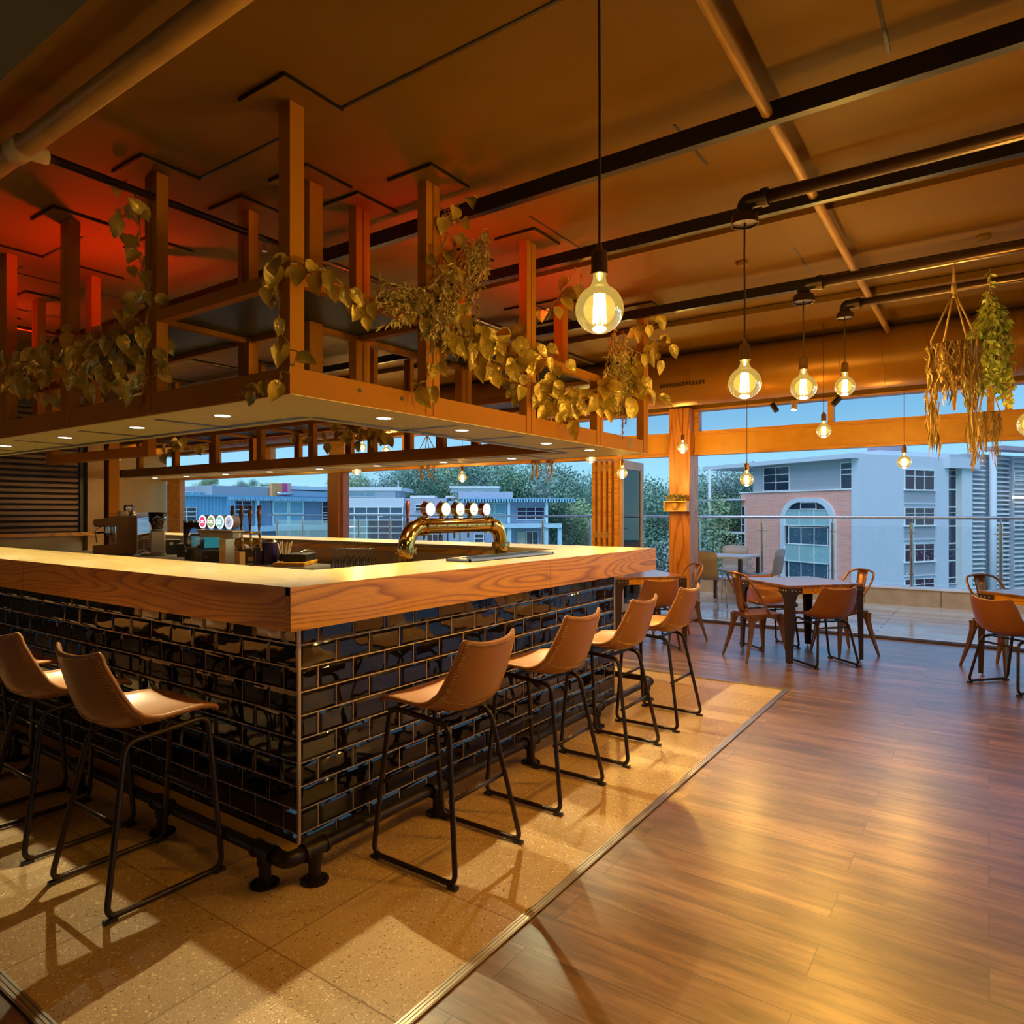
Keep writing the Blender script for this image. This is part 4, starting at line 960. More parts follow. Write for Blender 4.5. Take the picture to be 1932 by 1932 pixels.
MB().tube(fillet([(.05, 0, .11), (.09, 0, .1), (.08, 0, .03), (.05, 0, .02)], .02, 4), .006, 6).build('handle', DRINKGLASS, j, smooth=True)

# coffee grinder
gp = at(290, 1047, d=8.1); GR = thing('coffee_grinder', 'steel coffee grinder with bean hopper right of the espresso machine', 'coffee grinder', (gp.x, gp.y, BZT), -2.0)
MB().box(-.10, .10, -.14, .13, 0, .03).box(-.085, .085, -.04, .12, .03, .30).build('body', mat('satin_alloy', (.62, .55, .44), .25, metal=.9), GR, bevel=.02)
MB().lathe([(.06, .30), (.062, .34), (.095, .40), (.10, .50), (.097, .50), (.09, .40), (.058, .345), (.056, .3)], (0, .04, 0), 22).build('hopper', DRINKGLASS, GR, smooth=True)
MB().lathe([(1e-4, .31), (.055, .31), (.085, .395), (.088, .44), (1e-4, .45)], (0, .04, 0), 18).build('coffee_beans', mat('roasted_beans', (.11, .05, .02), .4, nscale=60, var=.6, bmp=.6), GR, smooth=True)
MB().lathe([(1e-4, .50), (.1, .50), (.1, .512), (1e-4, .515)], (0, .04, 0), 22).build('hopper_lid', BLK, GR)
MB().tube([(0, -.04, .24), (0, -.13, .22)], .03, 12).tube([(0, -.1, .16), (0, -.1, .06)], .008, 6).build('dosing_head', CHROME, GR, auto=True)

# bench clutter, back row
def boxy(name, label, cat, px, py, d, dims, rz, mt, zb=BZT, parts=()):
    q = at(px, py, d=d); t_ = thing(name, label, cat, (q.x, q.y, zb), rz)
    w, dp_, h = dims; MB().box(-w/2, w/2, -dp_/2, dp_/2, 0, h).build('body', mt, t_, bevel=.006)
    for (nm, fn, m_) in parts: fn(MB()).build(nm, m_, t_)
    return t_
A_ = math.radians(-150)
boxy('cash_drawer', 'black cash drawer with a keyhole under the payment screen', 'cash drawer', 388, 1050, 7.25, (.40, .40, .11), math.radians(60), BLK, parts=(('drawer_front', lambda b: b.box(-.202, -.2005, -.17, .17, .02, .09), mat('black_gloss', (.03, .03, .035), .25)), ('lock', lambda b: b.tube([(-.2035, 0, .05), (-.2005, 0, .05)], .012, 10), CHROME)))
boxy('receipt_printer', 'black receipt printer left of the cash drawer', 'printer', 352, 1040, 7.9, (.15, .2, .15), math.radians(60), BLK, parts=(('paper_slot', lambda b: b.box(-.05, .05, -.06, .06, .1495, .1515), mat('slot_grey', (.2, .2, .2))),))
boxy('till_terminal', 'dark till terminal with a teal screen behind the pink badge', 'till', 392, 1010, 7.25, (.05, .34, .17), math.radians(55), BLK, zb=BZT+.115, parts=(('screen', lambda b: b.box(-.0275, -.0255, -.155, .155, .02, .15), emis('teal_screen', (.02, .16, .18), 1.0)),))
boxy('storage_box', 'dark open storage box right of the grinder', 'box', 324, 1040, 8.35, (.22, .18, .18), math.radians(60), BLK, parts=(('latch', lambda b: b.box(-.153, -.15, -.02, .02, .12, .15), CHROME),))
boxy('card_machine', 'brown rounded card machine beside the tee tap column', 'card machine', 460, 1030, 7.2, (.2, .14, .12), math.radians(50), mat('brown_plastic', (.14, .08, .05), .35), parts=(('lid', lambda b: b.tube([(-.1, 0, .12), (.1, 0, .12)], .05, 16), mat('brown_plastic2', (.2, .13, .08), .3)),))
boxy('cream_carton', 'small cream coloured carton behind the tee tap column', 'carton', 447, 1052, 6.6, (.09, .12, .13), .4, mat('cream_card', (.70, .46, .20), .6))
boxy('serviette_dispenser', 'dark serviette dispenser with sloping lid near the blue canisters', 'dispenser', 474, 1050, 7.0, (.19, .13, .15), math.radians(55), mat('umber_plastic', (.13, .07, .05), .3), parts=(('label', lambda b: b.box(-.0965, -.0952, -.04, .03, .02, .06), mat('label_orange', (.7, .4, .12))),))
NAVY = mat('navy_canister', (.025, .02, .16), .15, coat=.6)
for px, d, r, h, lb in ((509, 6.8, .072, .215, 'tall navy blue canister on the inner bench'), (488, 6.75, .048, .165, 'shorter navy canister beside the tall one')):
    q = at(px, 1060, d=d); t_ = thing('canister', lb, 'canister', (q.x, q.y, BZT), 2.2)
    MB().cyl((0, 0, 0), r, h, 24).build('body', NAVY, t_, auto=True)
    MB().lathe([(r*.98, h), (r*.98, h+.012), (r*.4, h+.03), (1e-4, h+.034)], (0, 0, 0), 24).build('lid', CHROME, t_, smooth=True)
    if r > .06: text('FINEST\nBLEND', .024, Matrix.Rotation(math.radians(35), 4, 'Z')@Matrix.Translation((0, -r-.001, h*.6))@Matrix.Rotation(PI/2, 4, 'X'), mat('cream_print2', (.75, .7, .65)), t_)
q = at(537, 1058, d=6.8); t_ = thing('straw_caddy', 'caddy of upright cream straws and menus beside the navy canister', 'caddy', (q.x, q.y, BZT))
MB().lathe([(1e-4, 0), (.05, 0), (.055, .1), (.05, .1), (.045, .01), (1e-4, .01)], (0, 0, 0), 16).build('cup', BLK, t_, smooth=True)
for k in range(9):
    a = k*.7; b = MB(); b.tube([(.02*math.cos(a), .02*math.sin(a), .015), (.075*math.cos(a), .06*math.sin(a), .20+.01*(k % 3))], .007, 6); b.build('straw', mat('cream_paper', (.75, .62, .42), .6), t_)
bb = boxy('bar_tray', 'low black bar caddy holding bottle openers', 'caddy', 566, 1055, 6.75, (.34, .22, .07), math.radians(35), BLK, zb=BZT+.036)
boxy('wooden_board', 'pale wooden chopping board lying under the black caddy', 'board', 560, 1066, 6.7, (.52, .3, .035), math.radians(35), WOOD_X)
q = at(575, 1040, d=6.75); o = MB().tube([(0, 0, 0), (.09, .03, .02)], .008, 8).tube([(.09, .03, .02), (.15, .0, .01)], .006, 8).build('bottle_opener', CHROME, auto=True, loc=(q.x-.05, q.y, BZT+.115)); tag(o, 'chrome bottle opener lying on the black caddy', 'bottle opener')
# fruit juicer / clear pitcher cluster left of the tee tap
q = at(366, 1010, d=6.9); t_ = thing('clear_dispenser', 'clear plastic dispenser jar standing left of the pink badge', 'dispenser', (q.x, q.y, BZT+.15))
MB().lathe([(1e-4, 0), (.09, 0), (.10, .05), (.10, .26), (.096, .26), (.096, .05), (.085, .01), (1e-4, .01)], (0, 0, 0), 20).build('jar', DRINKGLASS, t_, smooth=True)
MB().cyl((0, 0, .26), .102, .02, 20).build('lid', CHROME, t_, auto=True)
MB().cyl((0, 0, -.15), .07, .145, 16).build('stand', BLK, t_, auto=True)

# ---------------------------------------------------------------- glassware
def flute(label):
    t_ = thing('champagne_flute', label, 'glass', (0, 0, 0), 0, 'upturned champagne flutes on the steel bench')
    MB().lathe([(.026, 0), (.030, .05), (.026, .10), (.010, .135), (.0045, .15), (.004, .20), (.008, .214), (.034, .219), (.034, .222), (.003, .222)], (0, 0, 0), 14).build('glass', DRINKGLASS, t_, smooth=True); return t_
f0 = None; k = 0
rows = ['front', 'second', 'third', 'rear']
for j in range(3):
    for i in range(7):
        q = at(629+i*11.5+j*3, 1066, d=6.15+.08*j); P = Vector((q.x, q.y, BZT))
        lb = f'{ordn[i]} flute from the left in the {rows[j]} row of upturned flutes'
        if f0 is None: f0 = flute(lb); f0.location = P; f0.scale = (.82,)*3
        else: dup(f0, P, 0, lb)
t0_ = None
def tumbler(P, lb, grp):
    global t0_
    if t0_ is None:
        t0_ = thing('tumbler', lb, 'glass', P, 0, grp)
        MB().lathe([(1e-4, 0), (.030, 0), (.037, .012), (.038, .09), (.0355, .09), (.035, .015), (1e-4, .012)], (0, 0, 0), 14).build('glass', DRINKGLASS, t0_, smooth=True); return t0_
    return dup(t0_, P, 0, lb, grp)
rowsn = ['front', 'rear']
for j in range(2):
    for i in range(8):
        x = x1+.12+i*.082; tumbler(Vector((x, yb+.13+.085*j, .995)), f'{ordn[i]} tumbler from the left leg in the {rowsn[j]} row under the brass tap', 'tumblers under the brass tap')
    for i in range(6):
        x = x2+.12+i*.081; tumbler(Vector((x, yb+.09+.09*j, 1.01)), f'{ordn[i]} tumbler right of the brass tap in the {rowsn[j]} row', 'tumblers right of the brass tap')
rk = thing('glass_rack', 'steel shelf carrying the tumblers behind the brass tap', 'rack', (0, 0, 0))
b = MB(); b.box(x1+.07, x1+.76, yb+.085, yb+.27, .985, .9945); b.box(x2+.06, x2+.60, yb+.045, yb+.235, .998, 1.0095)
b.build('shelf', STEEL, rk); b = MB()
for x in (x1+.1, x1+.72, x2+.1, x2+.55): b.box(x-.01, x+.01, yb+.14, yb+.16, .9, .986)
b.build('leg', STEEL, rk)
# ---------------------------------------------------------------- terrace
DX = 12.0
struct(MB().box(XW+.13, DX, -9, 18, -.12, -.012).build('floor_deck', mat_deck()))
pw = thing('planter_wall', 'low tan panelled upstand wall with pale coping along the terrace edge', 'low wall', (DX, 0, 0))
MB().box(0, .28, -9, 18, -.12, .245).build('panel_wall', mat('tan_panels', (.42, .30, .17), .6), pw)
MB().box(-.02, .30, -9, 18, .245, .275).build('coping', mat('pale_coping', (.62, .66, .68), .5), pw)
b = MB()
for k in range(26): b.box(-.0025, .0, -8.6+k*1.02, -8.592+k*1.02, 0, .245)
b.build('panel_joint', BLK, pw)
bl = thing('glass_balustrade', 'stainless handrail and posts of the terrace glass balustrade', 'balustrade', (DX+.14, 0, 0))
MB().tube([(0, -8.9, 1.335), (0, 17, 1.335)], .024, 14).build('handrail', STEEL, bl, smooth=True)
k = 0; y = -.14-1.115*7; ys = []
while y < 17:
    b = MB(); b.tube([(0, y, .275), (0, y, 1.25)], .027, 14); b.tube([(0, y, 1.25), (0, y, 1.325)], .009, 8); b.cyl((0, y, .275), .045, .012, 16)
    o = b.build('post', STEEL, bl, auto=True); b = MB()
    for z in (.46, 1.10):
        for s in (-1, 1): b.lathe([(1e-4, -.008), (.03, -.006), (.032, 0), (.03, .006), (1e-4, .008)], (0, y+s*.055, z), 14); b.tube([(0, y, z), (0, y+s*.05, z)], .007, 6)
    b.build('glass_clamp', STEEL, o, auto=True); ys.append(y); y += 1.115
pn = 0
for i in range(len(ys)-1):
    if ys[i] < -2.5: continue
    MB().box(-.005, .005, ys[i]+.05, ys[i+1]-.05, .33, 1.20).build('glass_panel', RAINGLASS, bl)
# small wall lamp strip
# folded bi-fold doors stacked beside the window frame
fd = thing('folding_door', 'stack of folded amber framed glass doors beside the window opening', 'folding door', (XW, 0, 0))
ya, yb2 = at(1160, 966, X=XW+.1).y, at(1119, 966, X=XW+.1).y
wd = (yb2-ya)/4
for k in range(4):
    b = MB(); y0 = ya+wd*k+.006; y1 = y0+wd*.55
    b.box(.0, .08, y0, y1, .02, 2.15); b.box(.62, .70, y0, y1, .02, 2.15); b.box(.08, .62, y0, y1, .02, .12); b.box(.08, .62, y0, y1, 2.06, 2.15)
    lf = b.build('door_leaf', FRAME_W, fd)
    MB().box(.08, .62, (y0+y1)/2-.003, (y0+y1)/2+.003, .12, 2.06).build('pane', CLEARGLASS, lf)
b = MB()
for k in range(3):
    for z in (.42, 1.1, 2.05): b.box(-.02, .0, ya+wd*(k+.62), ya+wd*(k+.98), z-.05, z+.04)
b.build('hinge', mat('gold_hinge', (.8, .55, .2), .3, metal=.8), fd)
# open glazed leaf to the right of the stack
od = thing('glazed_door', 'open glazed door leaf between the folded doors and the pillar', 'door', (XW, 0, 0))
P0, P1 = at(1170, 966, X=XW), at(1212, 966, X=XW+.9)
P0 = Vector((0.02, P0.y, 0)); P1 = Vector((.9, P1.y, 0)); dd = (P1-P0); L = dd.length; ang = math.atan2(dd.y, dd.x); M0 = Matrix.Translation(P0)@Matrix.Rotation(ang, 4, 'Z')
b = MB(); b.box(0, .07, -.02, .02, .02, 2.15, M0); b.box(L-.11, L, -.02, .02, .02, 2.15, M0); b.box(.07, L-.11, -.02, .02, .02, .12, M0); b.box(.07, L-.11, -.02, .02, 2.03, 2.15, M0)
b.build('door_frame', mat('pale_varnished_frame', (.55, .38, .26), .4), od); MB().box(.07, L-.11, -.004, .004, .12, 2.03, M0).build('pane', CLEARGLASS, od)
tb9 = mat('brown_blind', (.20, .09, .05), .6)
o = MB().box(.10, L-.14, .03, .036, .12, 2.0, M0).build('blind', tb9, od)
# folded doors at the far left end of the window wall
fd2 = thing('folding_door', 'stack of folded amber doors at the far left end of the windows', 'folding door', (XW-.62, 0, 0))
ya, yb2 = at(308, 966, X=XW-.62).y, at(281, 966, X=XW-.62).y
for k in range(4):
    y0 = ya+(yb2-ya)/4*k; b = MB(); b.box(.38, .5, y0, y0+(yb2-ya)/4*.55, .02, 2.15); b.build('door_leaf', FRAME_W, fd2)

# ---------------------------------------------------------------- ground and neighbouring buildings
GZ = -9.5
struct(MB().box(14, 260, -160, 260, GZ-.3, GZ).build('ground', mat('damp_ground', (.16, .20, .17), .7, nscale=.3)))
GRW = mat('grey_blue_render', (.66, .73, .80), .75, var=.02, nscale=.4)
GRW2 = mat('mid_grey_render', (.40, .43, .47), .75, var=.04, nscale=.4)
PALE = mat('pale_concrete_render', (.72, .78, .80), .75, var=.04)
CORR = mat('blue_corrugated_steel', (.20, .50, .74), .5, metal=.1)
WFR = mat('white_window_frame', (.85, .9, .9), .5)
BRK = mat_brick('pink_brickwork', (.92, .42, .32), (.84, .34, .26), (.85, .52, .42), .45, .15)
class Fac:
    def __init__(s, px, d, dv, root):
        cx = (px-966)/F*d; s.cx, s.cd = cx, d; L = math.hypot(*dv); s.dx, s.dy = dv[0]/L, dv[1]/L
        s.root = root; x, y = w2(cx, d); ux, uy = w2(s.dx, s.dy); s.o = Vector((x, y, 0)); s.u = Vector((ux, uy, 0)); s.n = Vector((uy, -ux, 0))
        if s.n.dot(s.o) > 0: s.n = -s.n
    def U(s, px): r = (px-966)/F; return (r*s.cd-s.cx)/(s.dx-r*s.dy)
    def D(s, px): return s.cd+s.U(px)*s.dy
    def Z(s, px, py): return H+(966-py)/F*s.D(px)
    def M(s): return Matrix(((s.u.x, s.n.x, 0, s.o.x), (s.u.y, s.n.y, 0, s.o.y), (0, 0, 1, 0), (0, 0, 0, 1)))
    def rect(s, px0, px1, py0, py1, at_=None):
        a, b_ = sorted((s.U(px0), s.U(px1))); q = at_ if at_ is not None else (px0+px1)/2
        return a, b_, s.Z(q, py1), s.Z(q, py0)
    def box(s, mb, px0, px1, py0, py1, o0, o1, at_=None, pad=0, zlo=None):
        a, b_, z0, z1 = s.rect(px0, px1, py0, py1, at_)
        if zlo is not None: z0 = zlo
        mb.box(a-pad, b_+pad, o0, o1, z0, z1, s.M()); return mb
    def put(s, name, m, px0, px1, py0, py1, o0, o1, at_=None, parent=None, zlo=None):
        return s.box(MB(), px0, px1, py0, py1, o0, o1, at_, 0, zlo).build(name, m, parent or s.root)
    def window(s, px0, px1, py0, py1, nx, ny, at_=None, out=.05, fm=None, gm=None, fw=.06, fr=None):
        a, b_, z0, z1 = s.rect(px0, px1, py0, py1, at_); M = s.M(); mb = MB()
        for i in range(nx+1): u = a+(b_-a)*i/nx; mb.box(u-fw/2, u+fw/2, out, out+.08, z0, z1, M)
        fr = fr or [i/ny for i in range(ny+1)]
        for q in fr: z = z0+(z1-z0)*q; mb.box(a-fw/2, b_+fw/2, out, out+.09, z-fw/2, z+fw/2, M)
        w = mb.build('window', fm or WFR, s.root)
        MB().box(a, b_, out-.02, out+.02, z0, z1, M).build('pane', gm or DARKGLASS, w); return w
# --- right hand building: pink brick front and grey side wing
rb = thing('office_building', 'grey and pink brick office building with a tall arched window', 'building', (0, 0, 0))
A = Fac(1622, 62, (-.402, .9157), rb)         # pink front, running away to the left
B = Fac(1622, 62, (.9157, .402), rb)          # grey side wing, running to the right
zr = A.Z(1622, 857)
# front
def abox(name, m, px0, px1, py0, py1, o0, o1, at_=None, parent=None, zlo=None): return A.put(name, m, px0, px1, py0, py1, o0, o1, at_, parent, zlo)
zt_ = A.Z(1622, 855.5)
a0, a1 = A.U(1622), A.U(1338); M = A.M()
MB().box(a0+.02, a1, -8, .9, zt_-.42, zt_, M).build('roof', GRW, rb)
zb_ = A.Z(1600, 924); zp = A.Z(1600, 922)
MB().box(a0+.25, A.U(1419), -8, -.12, zb_-1, zt_-.42, M).build('upper_wall', GRW2, rb)
MB().box(A.U(1607), A.U(1398), -8, .0, GZ, zb_, M).build('brick_wall', BRK, rb)
MB().box(.0, A.U(1607), -.64, .06, GZ, zt_-.42, M).build('corner_column', GRW, rb)
MB().box(A.U(1607)-.05, A.U(1396), -.2, .12, zb_, zb_+.12, M).build('ledge', WFR, rb)
A.window(1440, 1488, 881.5, 925.5, 2, 2, out=-.10, fr=[0, .35, .68, 1]); A.window(1585.6, 1606.5, 873, 922, 1, 3, out=-.10, fr=[0, .55, .75, 1])
# arch surround and glazing
def archpoly(px0, px1, py0, py1, at_, r, grow=0):
    a, b_, z0, z1 = A.rect(px0, px1, py0, py1, at_); r = min(r, (b_-a)*.45); pts = [(a, z0), (b_, z0)]
    for cx, s0 in ((b_-r, 0), (a+r, 1)):
        for k in range(9): an = (s0+k/8)*PI/2; pts.append((cx+r*math.cos(an), z1-r+r*math.sin(an)))
    return pts
P2 = Matrix(((1, 0, 0, 0), (0, 0, 1, 0), (0, 1, 0, 0), (0, 0, 0, 1)))   # (u, z, n) -> (u, n, z)
po = archpoly(1474.5, 1578, 939.5, 1300, 1526, 2.3); pi_ = archpoly(1482.5, 1568, 947.5, 1300, 1526, 1.9)
n = len(po); b = MB(); Mx = A.M()
vv = [Mx @ Vector((u, o_, z)) for o_ in (.0, .22) for u, z in po]+[Mx @ Vector((u, o_, z)) for o_ in (.22, -.3) for u, z in pi_]
b.add(vv, [(i, (i+1) % n, n+(i+1) % n, n+i) for i in range(n)]+[(n+i, n+(i+1) % n, 2*n+(i+1) % n, 2*n+i) for i in range(n)]+[(2*n+i, 2*n+(i+1) % n, 3*n+(i+1) % n, 3*n+i) for i in range(n)])
b.build('arch_surround', GRW, rb)
b = MB(); b.add([Mx @ Vector((u, .03, z)) for u, z in pi_], [tuple(range(n))]); b.build('arch_glazing', DARKGLASS, rb)
for y0, y1, m_, nx in ((962, 992, 'S', 3), (1028, 1061, 'S', 3), (1094, 1128, 'S', 3)): A.put('spandrel_band', PALE, 1483, 1567, y0, y1, .03, .12, 1526); A.window(1483, 1567, y0, y1, 3, 1, 1526, out=.11, fw=.05, gm=mat('aqua_spandrel', (.34, .56, .58), .3))
for y0, y1 in ((995, 1027), (1062, 1092)): A.window(1489, 1563, y0, y1, 3, 1, 1526, out=.04, fw=.05, gm=mat('rainy_blue_glass', (.05, .12, .18), .08))
A.window(1512, 1541, 948.5, 960, 1, 1, 1526, out=.06, fw=.05)
# slender column and balcony slabs at the left end
C_ = MB(); C_.tube([M @ Vector((A.U(1352), 1.0, GZ)), M @ Vector((A.U(1352), 1.0, zt_-.4))], .18, 12); C_.build('slender_column', PALE, rb, smooth=True)
for y in (943.5, 1004): A.put('balcony_slab', GRW, 1318, 1406, y-1.6, y+1.6, -1.5, 1.2, 1360)
A.window(1400, 1407, 955, 1060, 1, 6, out=.05, fw=.05)
# side wing
zB = B.Z(1622, 856); M = B.M(); e1 = B.U(1990)
MB().box(.62, B.U(1790), -10, 0, GZ, zB, M).build('wing_wall', GRW, rb)
MB().box(B.U(1790), B.U(1813), -10, -.5, GZ, zB-.4, M).build('stair_wall', GRW2, rb)
MB().box(B.U(1813), B.U(1833), -10, .1, GZ, zB-.3, M).build('concrete_pier', PALE, rb)
MB().box(B.U(1833), e1, -10, -.5, GZ, zB+.6, M).build('louvre_backing', GRW2, rb)
MB().box(B.U(1782), B.U(1840), -3, .5, zB-1.0, zB+.05, M).build('canopy_slab', GRW, rb)
MB().box(B.U(1700), e1, -9, -2.2, zB, zB+.7, M).build('roof_parapet', GRW, rb)
MB().box(B.U(1860), e1, -.2, 1.6, zB+.9, zB+1.3, M).build('roof_canopy', mat('mauve_roof', (.42, .34, .42), .6), rb)
MB().box(B.U(1724), B.U(1752), -5, -2.3, zB+.7, zB+1.2, M).build('roof_box', mat('mauve_roof', (.42, .34, .42), .6), rb)
for y0, y1 in ((887, 924), (958, 991), (1026, 1059), (1092, 1125)):
    B.window(1706, 1761.5, y0, y1, 3, 2, 1734, out=.02, fr=[0, .68, 1], gm=mat('plum_glass', (.06, .03, .06), .07))
    B.put('window_sill', WFR, 1704, 1764, y1, y1+2.2, 0, .25, 1734)
for y0, y1 in ((927, 949), (994, 1016), (1062, 1084)): B.put('spandrel_panel', GRW2, 1705, 1763, y0, y1, 0, .08, 1734); B.put('panel_ledge', GRW, 1705, 1763, y1, y1+2.5, 0, .2, 1734)
for y0, y1 in ((877, 887), (887, 898), (898, 923), (924, 956), (957, 967), (967, 992), (993, 1025), (1026, 1037), (1037, 1058), (1059, 1090), (1091, 1102)): B.window(1791, 1812, y0, y1, 1, 1, 1801, out=-.46, fw=.07)
for k, (x0, x1_) in enumerate(((1834, 1858), (1870, 1904), (1908, 1960))):
    b = MB(); a_, b_, zlo, zhi = B.rect(x0, x1_, 862, 1135, (x0+x1_)/2); z = zlo
    while z < zhi: b.add([M @ Vector(q) for q in ((a_, -.3, z+.22), (b_, -.3, z+.22), (b_, .12, z), (a_, .12, z), (a_, .12, z-.05), (b_, .12, z-.05))], [(0, 1, 2, 3), (3, 2, 5, 4)]); z += .47
    b.build('louvre_bank', PALE, rb)
b = MB(); b.tube([M @ Vector((B.U(1864), .5, GZ)), M @ Vector((B.U(1864), .5, zB+.8))], .32, 14); b.build('round_column', GRW, rb, smooth=True)
B.put('post', GRW2, 1904, 1908, 862, 1135, -.2, .3)
for y in (912, 1000, 1075):
    b = MB()
    for z_ in (0, .5, 1.0): q0, q1 = B.U(1890), e1; zz = B.Z(1900, y)+z_; b.tube([M @ Vector((q0, 1.2, zz)), M @ Vector((q1, 1.2, zz))], .035, 6)
    for k in range(9): u = B.U(1890)+k*1.1; b.tube([M @ Vector((u, 1.2, B.Z(1900, y))), M @ Vector((u, 1.2, B.Z(1900, y)+1.0))], .03, 6)
    b.build('walkway_rail', PALE, rb)
B.put('strip_lamp', emis('white_strip_lamp', (1, .97, 1), 2.2), 1898, 1960, 937, 941, .6, 1.0)
# --- blue corrugated building seen between the canopy and the far counter
lb_ = thing('corrugated_building', 'long blue corrugated building with a ribbed fascia behind the tee tap', 'building', (0, 0, 0))
P_ = Fac(440, 60, (SA, CA), lb_)
zt_ = P_.Z(440, 937); M = P_.M()
b = MB(); a_, e_2 = P_.U(318.5), P_.U(427); k = 0; vv = []
while a_ < e_2: vv.append((a_, .06 if k % 2 else 0)); a_ += .16; k += 1
b.add([M @ Vector((u, o_, z)) for z in (GZ, zt_) for u, o_ in vv], [(i, i+1, len(vv)+i+1, len(vv)+i) for i in range(len(vv)-1)]); b.build('corrugated_wall', CORR, lb_)
MB().box(P_.U(318.5), P_.U(664), -12, -.02, GZ, zt_-.05, M).build('wall', mat('slate_blue_wall', (.22, .33, .46), .7), lb_)
MB().box(P_.U(317), P_.U(664), -12, .4, zt_-.05, zt_+.1, M).build('roof', CORR, lb_)
b = MB(); u = P_.U(428); e_2 = P_.U(664)
while u < e_2: b.box(u, u+.14, .05, .5, P_.Z(440, 944), zt_-.05, M); u += .26
b.build('ribbed_fascia', mat('pale_blue_rib', (.34, .62, .80), .5), lb_); MB().box(P_.U(427), e_2, -.1, .3, P_.Z(440, 944), zt_-.05, M).build('fascia_board', CORR, lb_)
MB().box(P_.U(424), P_.U(439), -.1, .4, GZ, zt_-.05, M).build('pier', CORR, lb_)
P_.window(332, 369, 957.5, 982, 2, 3, 350, out=.08); P_.window(439, 473, 944.5, 970, 2, 3, 456, out=.02)
P_.put('column', mat('pale_blue_paint', (.50, .76, .90), .5), 480, 484.5, 944, 1010, .1, .4)
for x0, x1_ in ((514, 542), (545, 571)):
    w = P_.window(x0, x1_, 946, 990, 1, 2, out=.05, fm=mat('mint_frame', (.60, .85, .82), .5), gm=mat('teal_shutter', (.22, .48, .58), .5), fr=[0, .48, 1], fw=.12)
P_.window(607, 620, 946, 988, 1, 4, out=.05); P_.put('balcony_slab', mat('pale_blue_paint', (.50, .76, .90), .5), 473, 620, 991, 1000.5, 0, 1.2, 540)
for x in (486, 540, 575, 612): P_.put('column', mat('pale_blue_paint', (.50, .76, .90), .5), x, x+3, 1000, 1020, .1, .4)
P_.put('rooftop_block', GRW2, 419, 531, 917, 936.5, -9, -1.5, 475)
P_.put('billboard', mat('orange_board', (.95, .40, .14), .6), 526, 545, 911.5, 936, -1.4, -1.0); P_.put('billboard', mat('pink_board', (.85, .08, .28), .6), 545, 555, 911.5, 936, -1.4, -1.0); P_.put('billboard', mat('salmon_board', (.85, .45, .38), .6), 555, 562, 911.5, 936, -1.4, -1.0)
b = MB(); b.tube([M @ Vector((P_.U(534), -.9, P_.Z(550, 931))), M @ Vector((P_.U(566), -.9, P_.Z(550, 931)))], .15, 12); b.build('roof_duct', CHROME, lb_, smooth=True)
P_.put('rooftop_block', GRW, 566, 664, 926, 937, -9, -2); P_.put('roof_slab', PALE, 560, 668, 918.5, 925, -9.5, -1.6, 640)
P_.put('rooftop_glasshouse', PALE, 312, 376, 918, 937, -9, -3, 344); P_.put('roof_slab', WFR, 310, 378, 910, 912.5, -9.5, -2.8, 344); P_.window(318, 375, 913, 921, 5, 1, 344, out=-2.95, gm=mat('sky_glass', (.35, .55, .62), .2)); P_.put('upper_band', PALE, 312, 376, 911, 920, -9, -3.02, 344)
P_.window(366, 418, 927, 933.5, 4, 1, 392, out=-2.5, gm=mat('sky_glass', (.35, .55, .62), .2))
# --- middle building with the glazing grid
mb_ = thing('glazed_building', 'pale grey building with a tall white glazing grid right of the mullion', 'building', (0, 0, 0))
Q = Fac(651, 64, (1, -.02), mb_); M = Q.M()
Q.put('wall', GRW, 646, 762, 939, 956, -8, 0, 700); Q.put('glazed_wall', GRW2, 646, 762, 955, 1100, -8, -.1, 700, zlo=GZ)
Q.window(646, 759.5, 957, 1030, 5, 6, 700, out=-.05, gm=mat('hall_glass', (.06, .11, .18), .12), fw=.09)
Q.put('side_wall', mat('lilac_grey_render', (.46, .50, .62), .75), 762, 842, 940, 1060, -8, -.3, 800, zlo=GZ)
Q.window(783, 800, 952, 964, 1, 2, 790, out=-.28); Q.window(805, 836, 1008, 1022, 3, 1, 820, out=-.28)
Q.put('rooftop_block', GRW, 646, 740, 926, 939, -7, -1.5); Q.put('roof_slab', PALE, 644, 754, 918.5, 925.5, -8, -.8, 700); Q.window(650, 700, 927, 936.5, 3, 1, 675, out=-1.48, gm=mat('sky_glass', (.35, .55, .62), .2))
Q.put('skylight', WFR, 767, 815, 934, 938.5, -4, -2, 790); Q.put('skylight', WFR, 836, 866, 934.5, 938.5, -4, -2, 850)
b = MB(); b.tube([M @ Vector((Q.U(744), -2, Q.Z(744, 940))), M @ Vector((Q.U(744), -2, Q.Z(744, 904)))], .05, 6); b.build('flag_pole', WFR, mb_)
q_ = [Q.Z(690, 975), Q.Z(690, 1003)]
Q.put('strip_lamp', emis('white_strip_lamp', (1, .97, 1), 2.2), 712, 723, 973, 974.5, .02, .08); Q.put('strip_lamp', emis('white_strip_lamp', (1, .97, 1), 2.2), 652, 668, 993, 994.5, .05, .1)
